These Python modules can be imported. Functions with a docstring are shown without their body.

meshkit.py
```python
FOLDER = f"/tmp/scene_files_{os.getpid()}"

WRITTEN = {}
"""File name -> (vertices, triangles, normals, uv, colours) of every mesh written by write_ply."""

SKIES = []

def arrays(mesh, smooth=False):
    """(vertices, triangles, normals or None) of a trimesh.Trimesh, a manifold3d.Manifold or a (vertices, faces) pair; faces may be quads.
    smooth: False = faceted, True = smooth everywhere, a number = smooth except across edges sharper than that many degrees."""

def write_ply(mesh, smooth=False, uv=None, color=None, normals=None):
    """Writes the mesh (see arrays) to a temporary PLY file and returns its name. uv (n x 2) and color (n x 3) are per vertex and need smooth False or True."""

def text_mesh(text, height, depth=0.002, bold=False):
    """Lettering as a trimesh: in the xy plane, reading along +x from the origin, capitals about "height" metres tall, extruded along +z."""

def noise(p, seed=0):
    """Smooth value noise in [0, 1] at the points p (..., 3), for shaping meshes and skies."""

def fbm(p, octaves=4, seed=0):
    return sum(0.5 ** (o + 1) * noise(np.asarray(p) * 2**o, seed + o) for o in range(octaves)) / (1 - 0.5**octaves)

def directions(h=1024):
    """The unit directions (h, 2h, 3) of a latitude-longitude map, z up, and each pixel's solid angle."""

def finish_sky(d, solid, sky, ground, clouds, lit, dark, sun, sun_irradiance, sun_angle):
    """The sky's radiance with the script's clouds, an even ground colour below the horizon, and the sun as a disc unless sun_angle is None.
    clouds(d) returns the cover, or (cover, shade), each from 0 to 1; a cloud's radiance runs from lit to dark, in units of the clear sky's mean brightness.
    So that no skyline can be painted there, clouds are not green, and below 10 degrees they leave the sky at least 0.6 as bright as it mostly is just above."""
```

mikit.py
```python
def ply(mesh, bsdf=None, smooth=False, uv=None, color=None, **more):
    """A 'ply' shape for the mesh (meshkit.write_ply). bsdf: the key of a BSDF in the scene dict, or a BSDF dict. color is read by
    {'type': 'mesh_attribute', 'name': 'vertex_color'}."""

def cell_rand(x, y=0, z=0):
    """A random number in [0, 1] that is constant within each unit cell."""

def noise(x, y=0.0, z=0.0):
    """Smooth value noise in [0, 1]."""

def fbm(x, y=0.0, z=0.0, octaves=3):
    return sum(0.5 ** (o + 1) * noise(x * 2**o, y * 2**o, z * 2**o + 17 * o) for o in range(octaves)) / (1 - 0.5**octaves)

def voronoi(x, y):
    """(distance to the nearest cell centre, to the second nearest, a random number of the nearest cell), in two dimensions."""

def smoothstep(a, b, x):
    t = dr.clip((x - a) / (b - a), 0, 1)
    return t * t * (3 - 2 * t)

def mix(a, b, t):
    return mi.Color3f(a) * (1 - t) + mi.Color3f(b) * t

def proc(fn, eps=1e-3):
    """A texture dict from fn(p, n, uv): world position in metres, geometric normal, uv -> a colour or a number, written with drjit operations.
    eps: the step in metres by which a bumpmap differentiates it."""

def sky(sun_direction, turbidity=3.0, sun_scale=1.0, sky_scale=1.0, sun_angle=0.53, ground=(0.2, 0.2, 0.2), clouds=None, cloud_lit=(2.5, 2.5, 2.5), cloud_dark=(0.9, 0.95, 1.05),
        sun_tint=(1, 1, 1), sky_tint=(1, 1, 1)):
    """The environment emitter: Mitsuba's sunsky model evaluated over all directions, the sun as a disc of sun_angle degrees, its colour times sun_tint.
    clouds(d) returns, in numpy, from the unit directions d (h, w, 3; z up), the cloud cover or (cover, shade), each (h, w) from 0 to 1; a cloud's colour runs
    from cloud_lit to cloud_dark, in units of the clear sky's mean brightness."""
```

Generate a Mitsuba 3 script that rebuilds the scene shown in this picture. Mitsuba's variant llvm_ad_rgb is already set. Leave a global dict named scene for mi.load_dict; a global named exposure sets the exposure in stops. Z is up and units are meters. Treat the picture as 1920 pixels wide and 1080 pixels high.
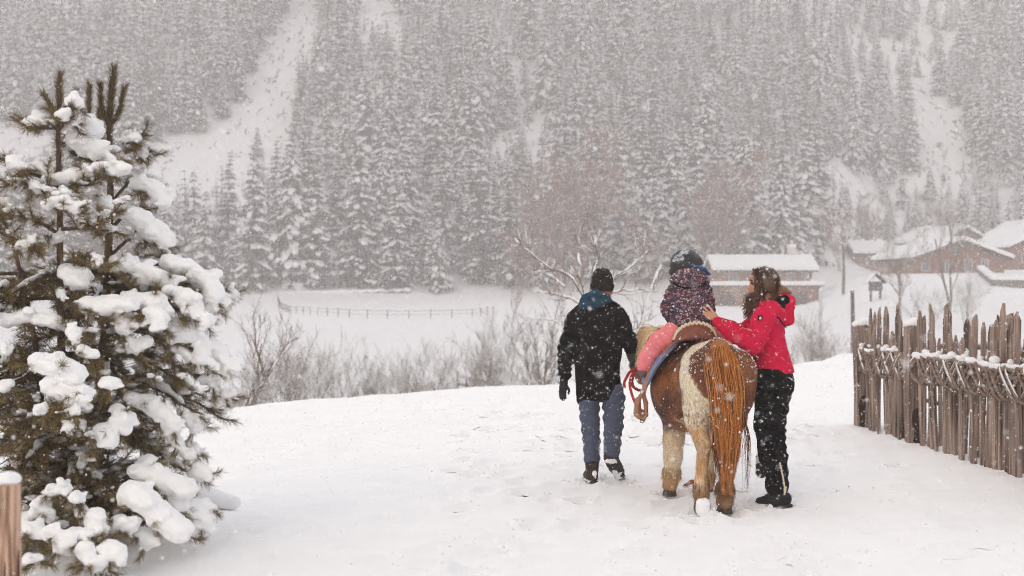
import math
import random
import numpy as np
import trimesh
import drjit as dr
import mitsuba as mi
import meshkit
import mikit
from mikit import proc, fbm, noise, voronoi, smoothstep, mix, cell_rand

T = mi.ScalarTransform4f
scene, labels = {}, {}

# ------------------------------------------------------------------ camera, daylight, haze, exposure
EYE = np.array([0.0, 0.0, 1.5])
FOCAL, PITCH = 2600.0, math.atan(25 / 2600.0)          # focal length in pixels of a 1920 wide picture
FWD = np.array([0, math.cos(PITCH), math.sin(PITCH)])
scene['camera'] = {'type': 'thinlens', 'fov': math.degrees(2 * math.atan(960 / FOCAL)), 'fov_axis': 'x',
                   'to_world': T().look_at(origin=EYE.tolist(), target=(EYE + FWD).tolist(), up=[0, 0, 1]),
                   'aperture_radius': 0.0085, 'focus_distance': 10.3, 'near_clip': 0.05, 'far_clip': 3000.0,
                   'medium': {'type': 'ref', 'id': 'haze_air'}}
scene['daylight'] = mikit.sky([-0.35, -0.85, 0.38], turbidity=3, sun_scale=0.22, sun_angle=40, clouds=lambda d: np.ones(d.shape[:2]),
                              cloud_lit=(3.05, 3.14, 3.28), ground=(0.7, 0.7, 0.7), sun_tint=(0.95, 1, 1.12))
exposure = 1.69
scene['haze_air'] = {'type': 'homogeneous', 'albedo': {'type': 'rgb', 'value': [0.996, 0.953, 0.946]}, 'sigma_t': 0.0023}


# ------------------------------------------------------------------ helpers
def at(px, py, d):
    """The point at depth d (metres along y) that the photograph shows at pixel px, py (1920 x 1080)."""
    u, v = (np.asarray(px, float) - 960) / FOCAL, (540 - np.asarray(py, float)) / FOCAL
    y = math.cos(PITCH) - v * math.sin(PITCH)
    k = np.asarray(d, float) / y
    return np.stack(np.broadcast_arrays(u * k, d * np.ones_like(k), EYE[2] + (math.sin(PITCH) + v * math.cos(PITCH)) * k), -1)


def unit(v):
    v = np.asarray(v, float)
    return v / np.maximum(np.linalg.norm(v, axis=-1, keepdims=True), 1e-12)


def rgb(*c):
    return {'type': 'rgb', 'value': [float(x) for x in c]}


def numbered(name):
    if not any(k == name or k.startswith(name + '__') for k in scene) and name not in labels:
        return name
    i = 1
    while f'{name}_{i:03d}' in scene or f'{name}_{i:03d}' in labels or any(k.startswith(f'{name}_{i:03d}__') for k in scene):
        i += 1
    return f'{name}_{i:03d}'


_count = {}


def key_for(name, parent=None):
    base = f'{parent}__{name}' if parent else name
    n = _count.get(base, 0)
    _count[base] = n + 1
    return base if n == 0 else f'{base}_{n:03d}'


def thing(name, label, cat, group=None):
    key = key_for(name)
    labels[key] = {'label': label, 'category': cat}
    if group:
        labels[key]['group'] = group
    return key


def part(name, parent, mesh, bsdf, smooth=False, label=None, kind=None, **kw):
    key = key_for(name, parent)
    scene[key] = mesh if isinstance(mesh, dict) else mikit.ply(mesh, bsdf, smooth=smooth, **kw)
    if isinstance(mesh, dict) and bsdf:
        scene[key] = {**mesh, 'bsdf': {'type': 'ref', 'id': bsdf}}
    if label or kind:
        labels[key] = {}
        if label:
            labels[key]['label'] = label
        if kind:
            labels[key]['kind'] = kind
    return key


def single(name, mesh, bsdf, label, cat=None, kind=None, smooth=False, group=None, **kw):
    key = key_for(name)
    scene[key] = mikit.ply(mesh, bsdf, smooth=smooth, **kw)
    labels[key] = {'label': label}
    if cat:
        labels[key]['category'] = cat
    if kind:
        labels[key]['kind'] = kind
    if group:
        labels[key]['group'] = group
    return key


class MB:
    """Collects triangles."""

    def __init__(self):
        self.v, self.f, self.c, self.n = [], [], [], 0

    def add(self, v, f, c=None):
        v, f = np.asarray(v, float).reshape(-1, 3), np.asarray(f, int)
        if f.shape[1] == 4:
            f = np.vstack([f[:, [0, 1, 2]], f[:, [0, 2, 3]]])
        self.v.append(v)
        self.f.append(f + self.n)
        self.n += len(v)
        if c is not None:
            self.c.append(np.broadcast_to(np.asarray(c, float), (len(v), 3)))
        return self

    def mesh(self):
        return np.vstack(self.v), np.vstack(self.f)

    def colors(self):
        return np.vstack(self.c)

    def tube(self, pts, radii, sides=5, cap=True, c=None):
        p = np.asarray(pts, float)
        r = np.broadcast_to(np.asarray(radii, float), (len(p),))
        t = unit(np.gradient(p, axis=0))
        ref = np.array([0, 0, 1.0]) if abs(unit(p[-1] - p[0])[2]) < 0.9 else np.array([1.0, 0, 0])
        a = unit(np.cross(t, ref))
        b = np.cross(t, a)
        ang = np.arange(sides) * 2 * np.pi / sides
        v = p[:, None] + r[:, None, None] * (np.cos(ang)[None, :, None] * a[:, None] + np.sin(ang)[None, :, None] * b[:, None])
        i, j = np.meshgrid(np.arange(len(p) - 1), np.arange(sides), indexing='ij')
        q = np.stack([i * sides + j, i * sides + (j + 1) % sides, (i + 1) * sides + (j + 1) % sides, (i + 1) * sides + j], -1).reshape(-1, 4)
        f = np.vstack([q[:, [0, 1, 2]], q[:, [0, 2, 3]]])
        v = v.reshape(-1, 3)
        if cap:
            n = len(v)
            v = np.vstack([v, p[:1], p[-1:]])
            k = np.arange(sides)
            e = (len(p) - 1) * sides
            f = np.vstack([f, np.stack([(k + 1) % sides, k, np.full(sides, n)], 1), np.stack([e + k, e + (k + 1) % sides, np.full(sides, n + 1)], 1)])
        return self.add(v, f, c)

    def box(self, lo, hi, bevel=0.0):
        lo, hi = np.asarray(lo, float), np.asarray(hi, float)
        m = trimesh.creation.box(extents=hi - lo)
        return self.add(m.vertices + (lo + hi) / 2, m.faces)


def lerp(a, b, t):
    return a + (b - a) * t


def spline(pts, n):
    """n points of a Catmull-Rom curve through pts (any number of columns)."""
    p = np.asarray(pts, float)
    q = np.vstack([2 * p[0] - p[1], p, 2 * p[-1] - p[-2]])
    s = np.linspace(0, len(p) - 1 - 1e-9, n)
    i = s.astype(int)
    t = (s - i)[:, None]
    a, b, c, d = q[i], q[i + 1], q[i + 2], q[i + 3]
    return 0.5 * (2 * b + (c - a) * t + (2 * a - 5 * b + 4 * c - d) * t ** 2 + (3 * b - a - 3 * c + d) * t ** 3)


# ---- bodies as smooth unions of rounded cones, made into one continuous surface
def surface_nets(f, origin, h):
    nx, ny, nz = f.shape
    ins = f < 0
    c = [(i, j, k) for i in (0, 1) for j in (0, 1) for k in (0, 1)]
    sl = lambda a, o: a[o[0]:a.shape[0] - 1 + o[0], o[1]:a.shape[1] - 1 + o[1], o[2]:a.shape[2] - 1 + o[2]]
    cnt = sum(sl(ins, o).astype(np.int8) for o in c)
    idx = np.argwhere((cnt > 0) & (cnt < 8))
    num = np.full((nx - 1, ny - 1, nz - 1), -1, np.int64)
    num[tuple(idx.T)] = np.arange(len(idx))
    acc, w = np.zeros((len(idx), 3)), np.zeros(len(idx))
    for a in c:
        for ax in range(3):
            if a[ax]:
                continue
            b = list(a)
            b[ax] = 1
            fa, fb = f[tuple((idx + a).T)], f[tuple((idx + b).T)]
            cr = (fa < 0) != (fb < 0)
            t = np.where(cr, fa / np.where(cr, fa - fb, 1), 0)
            p = np.array(a, float)[None] + np.eye(3)[ax][None] * t[:, None]
            acc += p * cr[:, None]
            w += cr
    v = origin + (idx + acc / w[:, None]) * h
    faces = []
    for ax in range(3):
        s0, s1 = [slice(1, -1)] * 3, [slice(1, -1)] * 3
        s0[ax], s1[ax] = slice(0, -1), slice(1, None)
        A, B = ins[tuple(s0)], ins[tuple(s1)]
        for flip, m in ((False, A & ~B), (True, ~A & B)):
            e = np.argwhere(m)
            if not len(e):
                continue
            off = np.ones(3, int)
            off[ax] = 0
            e = e + off
            u, w_ = [(1, 2), (2, 0), (0, 1)][ax]
            q = []
            for du, dw in ((-1, -1), (0, -1), (0, 0), (-1, 0)):
                o = e.copy()
                o[:, u] += du
                o[:, w_] += dw
                q.append(num[tuple(o.T)])
            q = np.stack(q, 1)
            faces.append(q[:, ::-1] if flip else q)
    q = np.vstack(faces)
    q = q[(q >= 0).all(1)]
    return v, np.vstack([q[:, [0, 1, 2]], q[:, [0, 2, 3]]])


def rc(a, b, ra, rb=None, k=None, flat=None, wrinkle=None):
    """A rounded cone. flat = (axis, factor): thinner along that axis. wrinkle = (waves, height, phase) along its length. k: its own blend radius."""
    return dict(a=np.asarray(a, float), b=np.asarray(b, float), ra=ra, rb=ra if rb is None else rb, k=k, flat=flat, wr=wrinkle)


def cut(a, b, ra, rb=None, k=None, flat=None):
    d = rc(a, b, ra, rb, k, flat)
    d['cut'] = True
    return d


def field(p, prims, k):
    out = np.full(len(p), 9.0)
    for c in prims:
        ab = c['b'] - c['a']
        q = p - c['a']
        if c['flat'] is not None:
            ax, s = unit(np.asarray(c['flat'][0], float)), c['flat'][1]
            q = q + (q @ ax)[:, None] * ax[None] * (1 / s - 1)
            ab = ab + (ab @ ax) * ax * (1 / s - 1)
        L2 = max(float(ab @ ab), 1e-9)
        t = np.clip(q @ ab / L2, 0, 1)
        d = np.linalg.norm(q - t[:, None] * ab[None], axis=1) - (c['ra'] + t * (c['rb'] - c['ra']))
        if c['flat'] is not None:
            d = d * (0.5 + 0.5 * c['flat'][1])
        if c['wr'] is not None:
            n, amp, ph = c['wr']
            tt = q @ ab / L2
            wob = meshkit.noise(p * 9 + ph)
            d = d + amp * np.sin(tt * n * 2 * np.pi + ph + 5 * wob) * np.clip(1.2 - 2 * np.abs(d) / 0.1, 0, 1)
        kk = k if c['k'] is None else c['k']
        if c.get('cut'):
            hh = np.clip(0.5 - 0.5 * (d + out) / kk, 0, 1)
            out = lerp(out, -d, hh) + kk * hh * (1 - hh)
        else:
            hh = np.clip(0.5 + 0.5 * (d - out) / kk, 0, 1)
            out = lerp(out, d, 1 - hh) - kk * hh * (1 - hh)
    return out


def body(prims, k=0.03, h=0.011, bump=None, clip=None):
    """The surface of the smooth union. bump(p) is added to the distance; clip(p) is intersected with it."""
    lo = np.min([np.minimum(c['a'] - max(c['ra'], c['rb']), c['b'] - max(c['ra'], c['rb'])) for c in prims if not c.get('cut')], 0) - 3 * h - k * 0.3
    hi = np.max([np.maximum(c['a'] + max(c['ra'], c['rb']), c['b'] + max(c['ra'], c['rb'])) for c in prims if not c.get('cut')], 0) + 3 * h + k * 0.3
    n = np.ceil((hi - lo) / h).astype(int) + 1
    # coarse pass to find the cells near the surface
    s = 4
    g = [np.arange(-1, n[i] // s + 2) * (s * h) + lo[i] for i in range(3)]
    P = np.stack(np.meshgrid(*g, indexing='ij'), -1)
    F = field(P.reshape(-1, 3), prims, k).reshape(P.shape[:3])
    near = np.abs(F) < s * h * 2.2 + 0.02
    N = np.array(F.shape) * s
    # fill the fine grid with the sign of the coarse one, then evaluate near cells
    fine = np.repeat(np.repeat(np.repeat(np.where(F < 0, -1.0, 1.0), s, 0), s, 1), s, 2)
    mask = np.repeat(np.repeat(np.repeat(near, s, 0), s, 1), s, 2)
    org = np.array([x[0] for x in g]) - (s - 1) / 2 * h
    ii = np.argwhere(mask)
    pts = org + ii * h
    val = field(pts, prims, k)
    if bump is not None:
        val = val + bump(pts)
    if clip is not None:
        val = np.maximum(val, clip(pts))
    fine[mask] = val
    fine[[0, -1]] = np.abs(fine[[0, -1]]) + 1e-3
    fine[:, [0, -1]] = np.abs(fine[:, [0, -1]]) + 1e-3
    fine[:, :, [0, -1]] = np.abs(fine[:, :, [0, -1]]) + 1e-3
    v, f = surface_nets(fine, org, h)
    return v, f


def flipcheck(v, f):
    vol = np.einsum('ij,ij->i', v[f[:, 0]], np.cross(v[f[:, 1]], v[f[:, 2]])).sum()
    return (v, f[:, ::-1]) if vol < 0 else (v, f)


def vnormals(v, f):
    n = np.zeros_like(v)
    c = np.cross(v[f[:, 1]] - v[f[:, 0]], v[f[:, 2]] - v[f[:, 0]])
    for k in range(3):
        np.add.at(n, f[:, k], c)
    return unit(n)


def folds(amp, freq, seed=0, stretch=(1, 1, 0.5)):
    st = np.array(stretch)
    return lambda p: amp * (meshkit.fbm(p * freq * st + seed * 7.7, 3, seed) - 0.5) * 2
# ------------------------------------------------------------------ materials of the setting
scene['snow'] = {'type': 'principled', 'base_color': proc(lambda p, n, uv: mix([0.84, 0.84, 0.855], [0.89, 0.885, 0.885], fbm(p.x * 3, p.y * 3, p.z * 3, 4))),
                 'roughness': 0.65, 'specular': 0.25}
scene['snow_path'] = {'type': 'bumpmap', 'bsdf': {'type': 'ref', 'id': 'snow'}, 'scale': 1.0,
                      'arbitrary': proc(lambda p, n, uv: 0.007 * fbm(p.x * 12, p.y * 12, 0.0, 4) + 0.005 * noise(p.x * 55, p.y * 55, 0.0), eps=4e-3)}


def scrub(p, n, uv):
    """Twigs, stumps and grass tips that stick out of the snow on the clearings."""
    a = fbm(p.x * 0.09, p.y * 0.06, 3.0, 3)
    b = noise(p.x * 1.1, p.y * 0.5, 7.0) * noise(p.x * 2.9, p.y * 1.3, 1.0)
    return mix([0.87, 0.87, 0.88], [0.16, 0.12, 0.10], smoothstep(0.36, 0.6, b + 0.35 * (a - 0.5)) * smoothstep(200.0, 215.0, p.y) * 0.75)


scene['snow_slope'] = {'type': 'diffuse', 'reflectance': proc(scrub)}


# ------------------------------------------------------------------ terrain
CREST_X = [-30, -9, -6, -4.1, -2.2, 0.4, 3.0, 6.5, 8.6, 12, 30]
CREST_D = [11, 15, 17.2, 19.2, 22.0, 24.4, 27.0, 31.2, 34.8, 38, 42]
PL = np.array([[40, -4.5], [60, -3.4], [90, -1.45], [130, -0.4], [168, 0.7], [185, 1.9], [198, 6.0], [215, 14.5], [260, 38], [420, 126], [900, 300]])
PR = np.array([[40, -4.5], [60, -2.3], [100, 0.4], [143, 4.1], [175, 5.6], [195, 6.4], [215, 7.6], [235, 12.0], [260, 23], [420, 113], [900, 292]])
_dd = np.linspace(0, 900, 3601)


def _profile(P):
    z = np.interp(_dd, P[:, 0], P[:, 1])
    k = np.exp(-0.5 * (np.arange(-40, 41) / 16.0) ** 2)
    return np.convolve(np.pad(z, 40, mode='edge'), k / k.sum(), 'valid')


_zl, _zr = _profile(PL), _profile(PR)
PICKET_LINE = np.array([[4.10, 16.4], [4.2, 14.5], [4.22, 11.0], [4.25, 8.0]])


def bank(x, y):
    fx = np.interp(y, PICKET_LINE[::-1, 1], PICKET_LINE[::-1, 0])
    s = x - fx
    h = 0.05 * np.exp(-((s + 0.05) / 0.42) ** 2) + 0.03 * (s > -0.05) * np.clip(s + 0.05, 0, 0.3) / 0.3 - 0.02
    lump = meshkit.fbm(np.stack([x * 2.2, y * 1.6, 0 * x], -1), 3, 5)
    w = np.clip((17.6 - y) / 1.0, 0, 1) * np.clip((y - 5) / 2, 0, 1)
    return h * (0.45 + 1.1 * lump) * w


PRINTS = []
_r = np.random.default_rng(4)
for _ in range(250):
    py_ = _r.uniform(6.6, 19)
    lane = _r.choice([0.55, 1.35, 1.95, 2.8, -0.2]) * (0.75 + 0.025 * py_)
    PRINTS.append((lane + _r.normal(0, 0.27), py_, _r.uniform(0.07, 0.13), _r.uniform(0.012, 0.034)))
for _ in range(60):
    py_ = _r.uniform(6.3, 17)
    PRINTS.append((_r.uniform(-2.0, 3.4), py_, _r.uniform(0.05, 0.12), _r.uniform(0.008, 0.02)))


def height(x, y):
    x, y = np.broadcast_arrays(np.asarray(x, float), np.asarray(y, float))
    P = np.stack([x, y, 0 * x], -1)
    dc = np.interp(x, CREST_X, CREST_D) + 1.2 * (meshkit.fbm(P * 0.5, 3, 2) - 0.5)
    t = y - dc
    near = -0.18 * np.where(t > 0, np.where(t < 3, t * t / 6, t - 1.5), 0) - 0.004 * np.maximum(y - 13, 0) * 0
    near = near + 0.10 * (meshkit.fbm(P * 0.35, 3, 1) - 0.5) * np.clip((3.2 - x) / 1.5, 0.15, 1) + 0.05 * np.clip((3.9 - x) / 1.2, 0.3, 1) * (meshkit.fbm(P * 1.3, 3, 3) - 0.5) + 0.02 * (meshkit.fbm(P * [5, 3.5, 1], 3, 9) - 0.5)
    near = near + 0.22 * np.exp(-((x - 8.3) / 0.55) ** 2 - ((y - 34.2) / 1.0) ** 2) + 0.10 * np.exp(-((x - 7.4) / 0.8) ** 2 - ((y - 32.5) / 1.2) ** 2)
    near = near + bank(x, y)
    # drift under and round the pine, and the snow hump beside it
    near = near + 0.10 * np.exp(-(((x + 3.2) / 1.6) ** 2 + ((y - 8.8) / 1.5) ** 2)) + 0.05 * np.exp(-(((x + 1.75) / 0.5) ** 2 + ((y - 8.2) / 0.4) ** 2))
    near = near - 0.05 * np.exp(-(((x + 2.15) / 0.25) ** 2 + ((y - 8.05) / 0.25) ** 2))
    u = x / np.maximum(y, 30.0)
    w = np.clip((u - 0.20) / 0.08, 0, 1)
    w = w * w * (3 - 2 * w)
    far = lerp(np.interp(y, _dd, _zl), np.interp(y, _dd, _zr), w)
    far = far + np.clip((y - 180) / 60, 0, 1) * (14 * (meshkit.fbm(P * 0.011 + 3.3, 3, 4) - 0.5)) + 0.5 * (meshkit.fbm(P * 0.05, 2, 6) - 0.5)
    e = (near - far) / 0.8
    return np.where(y > 60, far, np.maximum(near, far) + 0.4 * np.log1p(np.exp(-np.abs(e))) * np.clip((y - 22) / 20, 0, 1))


def sheet(xs, ys, extra=None):
    X, Y = np.meshgrid(xs, ys)
    Z = height(X, Y)
    if extra is not None:
        Z = Z + extra(X, Y)
    n = len(xs)
    i, j = np.meshgrid(np.arange(len(ys) - 1), np.arange(n - 1), indexing='ij')
    a = (i * n + j).ravel()
    return np.stack([X, Y, Z], -1).reshape(-1, 3), np.stack([a, a + 1, a + n + 1, a + n], 1)


FEET = [(0.66, 11.62, 0.10, 0.022), (0.86, 11.52, 0.10, 0.025), (1.54, 10.06, 0.10, 0.03), (1.37, 9.95, 0.09, 0.025), (1.25, 10.96, 0.10, 0.028), (1.57, 11.2, 0.1, 0.028), (1.97, 10.38, 0.12, 0.025)]


def prints(X, Y):
    z = np.zeros_like(X)
    for x, y, r, d in PRINTS + FEET:
        m = (np.abs(X - x) < 3.2 * r) & (np.abs(Y - y) < 4.5 * r)
        q = np.sqrt(((X[m] - x) / r) ** 2 + ((Y[m] - y) / (1.4 * r)) ** 2)
        z[m] += d * (-np.exp(-q ** 4) + 0.55 * np.exp(-((q - 1.45) / 0.4) ** 2))
    # sledge ruts that bend along the path
    for off, dep in ((-0.75, 0.012), (0.1, 0.01), (2.35, 0.014), (3.05, 0.012)):
        c = off + 0.10 * (Y - 7) + 0.15 * np.sin(Y * 0.5)
        z -= dep * np.exp(-((X - c) / 0.09) ** 2) * (meshkit.noise(np.stack([Y * 1.1, X * 0.7 + off, 0 * X], -1)) > 0.35)
    return z


def spaced(a, b, fine, grow):
    out, s = [a], fine
    while out[-1] < b:
        out.append(out[-1] + s)
        s *= grow
    return np.array(out)


_xf = np.arange(-4.6, 6.6, 0.036)
_x = np.concatenate([-spaced(4.6, 90, 0.05, 1.09)[:0:-1], _xf, spaced(_xf[-1], 90, 0.05, 1.09)[1:]])
_y = np.concatenate([-spaced(-4.6, 60, 0.4, 1.25)[::-1], spaced(4.6, 46.5, 0.036, 1.0075)[1:]])
single('snow_ground', sheet(_x, _y, prints), 'snow_path', 'trodden white snow covering the path and the bank in the foreground', kind='structure', smooth=True)
_x2 = np.concatenate([-spaced(0, 430, 1.6, 1.012)[:0:-1], spaced(0, 430, 1.6, 1.012)])
_y2 = spaced(45.0, 425, 1.0, 1.006)
single('mountain_slope', sheet(_x2, _y2), 'snow_slope', 'snowy valley meadow rising into the forested mountainside', kind='structure', smooth=True)


def ground(x, y):
    return float(height(np.array([x]), np.array([y]))[0])


def hit(px, py, lo=8.0, hi=540.0, step=0.5):
    """The point of the terrain that the ray through this pixel meets first beyond depth lo."""
    d = np.arange(lo, hi, step)
    P = at(px, py, d)
    below = np.nonzero(height(P[:, 0], P[:, 1]) > P[:, 2])[0]
    return P[below[0]] if len(below) else P[-1]
# ------------------------------------------------------------------ trees of the mountain forest
scene['spruce_green'] = {'type': 'twosided', 'bsdf': {'type': 'diffuse', 'reflectance': proc(lambda p, n, uv: mix([0.055, 0.036, 0.028], [0.15, 0.105, 0.085], noise(p.x * 0.7, p.y * 0.7, p.z * 0.9)))}}
scene['tree_snow'] = {'type': 'twosided', 'bsdf': {'type': 'diffuse', 'reflectance': rgb(0.87, 0.885, 0.90)}}
scene['bark_far'] = {'type': 'twosided', 'bsdf': {'type': 'diffuse', 'reflectance': proc(lambda p, n, uv: mix([0.10, 0.075, 0.06], [0.17, 0.135, 0.115], noise(p.x * 9, p.y * 9, p.z * 3)))}}
scene['larch_twig'] = {'type': 'twosided', 'bsdf': {'type': 'diffuse', 'reflectance': rgb(0.24, 0.145, 0.105)}}
scene['twig_brown'] = {'type': 'twosided', 'bsdf': {'type': 'diffuse', 'reflectance': rgb(0.17, 0.12, 0.095)}}


def spruce(seed, h, r, whorls, per, snow=0.8, droop=0.5, fine=True, bare=0.06):
    """Foliage, snow and trunk of one spruce, foot at the origin."""
    g = np.random.default_rng(seed)
    fo, sn, tr = MB(), MB(), MB()
    lean = g.normal(0, 0.012, 2) * h
    axis = lambda z: np.array([lean[0] * (z / h) ** 2, lean[1] * (z / h) ** 2, z])
    tr.tube([axis(z) for z in np.linspace(-1.0, h * 0.96, 7)], np.linspace(0.022 * h, 0.006, 7), 6)
    nst = 5 if fine else 4
    for w in range(whorls):
        q = (w + g.uniform(-0.3, 0.3)) / whorls
        z = h * (bare + (0.985 - bare) * np.clip(q, 0, 1) ** 0.92)
        L0 = r * (1.02 - z / h) ** 0.85 * (0.55 + 0.45 * min(1, 3.5 * (z / h + 0.08)))
        n = per if z < 0.8 * h else max(4, per - 2)
        a0 = g.uniform(0, 6.28)
        for b in range(n):
            L = L0 * g.uniform(0.62, 1.18) + 0.12
            an = a0 + 6.283 * (b + g.uniform(-0.3, 0.3)) / n
            dirv, side = np.array([math.cos(an), math.sin(an), 0]), np.array([-math.sin(an), math.cos(an), 0])
            t = np.linspace(0, 1, nst)
            dz = L * (0.18 * t - droop * g.uniform(0.7, 1.3) * t ** 1.6 + 0.10 * t ** 4)
            c = axis(z) + dirv * (t * L)[:, None] + np.array([0, 0, 1.0]) * dz[:, None]
            wd = L * 0.30 * np.sin(np.pi * np.clip(t * 0.86 + 0.12, 0, 1)) ** 0.8 + 0.03
            # fingers of needles hanging to both sides of the bough
            for s in (-1, 1):
                jit = g.uniform(0.7, 1.35, nst)
                tip = c + side * (s * wd * jit)[:, None] + dirv * (0.10 * L) - np.array([0, 0, 1.0]) * (wd * jit * g.uniform(0.5, 1.0))[:, None]
                for i in range(nst - 1):
                    fo.add([c[i], c[i + 1], tip[i + 1] * 0.75 + tip[i] * 0.25 + g.normal(0, 0.03 * L, 3)], [[0, 1, 2]])
                if fine:
                    for i in range(1, nst):
                        hang = c[i] + side * s * wd[i] * 0.35 - np.array([0, 0, wd[i] * g.uniform(0.9, 1.7)])
                        fo.add([c[i] - dirv * 0.09 * L, c[i] + dirv * 0.06 * L, hang], [[0, 1, 2]])
            fo.add([c[-2] + side * wd[-1], c[-2] - side * wd[-1], c[-1] + dirv * 0.1 * L - [0, 0, 0.05 * L]], [[0, 1, 2]])
            # cushions of snow lying on the bough: a thin layer, and lumps towards its end
            if g.random() < snow:
                i0 = g.integers(1, 3) if fine else 1
                cc, ww = c[i0:], wd[i0:] * g.uniform(0.4, 0.8)
                m = len(cc)
                if m >= 2 and g.random() < 0.85:
                    jt = g.uniform(0.6, 1.2, (3, m))
                    top = cc + np.array([0, 0, 0.10]) * jt[0][:, None]
                    lf = cc + side * (ww * jt[1])[:, None] - np.array([0, 0, 0.15]) * ww[:, None] + 0.02
                    rt = cc - side * (ww * jt[2])[:, None] - np.array([0, 0, 0.15]) * ww[:, None] + 0.02
                    v = np.vstack([lf, top, rt])
                    f = []
                    for i in range(m - 1):
                        f += [[i, i + 1, m + i + 1], [i, m + i + 1, m + i], [m + i, m + i + 1, 2 * m + i + 1], [m + i, 2 * m + i + 1, 2 * m + i]]
                    sn.add(v, f)
                for _ in range(g.integers(1, 4) if fine else 1):
                    tt = g.uniform(0.4, 1.0)
                    p = np.array([np.interp(tt, t, c[:, k]) for k in range(3)]) + side * g.normal(0, 0.10) * L
                    a_ = np.clip(g.uniform(0.10, 0.25) * L ** 0.6, 0.08, 0.46) * (1.0 if fine else 1.55)
                    ax = unit(dirv + [0, 0, -0.55])
                    up = unit(np.cross(ax, side))
                    up = up if up[2] > 0 else -up
                    q = p + up * a_ * 0.35
                    sn.add([q + ax * a_ * g.uniform(1.0, 1.8), q - ax * a_ * g.uniform(0.8, 1.4), q + side * a_, q - side * a_, q + up * a_ * 0.7, q - up * a_ * 0.4],
                           [[0, 2, 4], [2, 1, 4], [1, 3, 4], [3, 0, 4], [2, 0, 5], [1, 2, 5], [3, 1, 5], [0, 3, 5]])
    return fo, sn, tr


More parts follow.
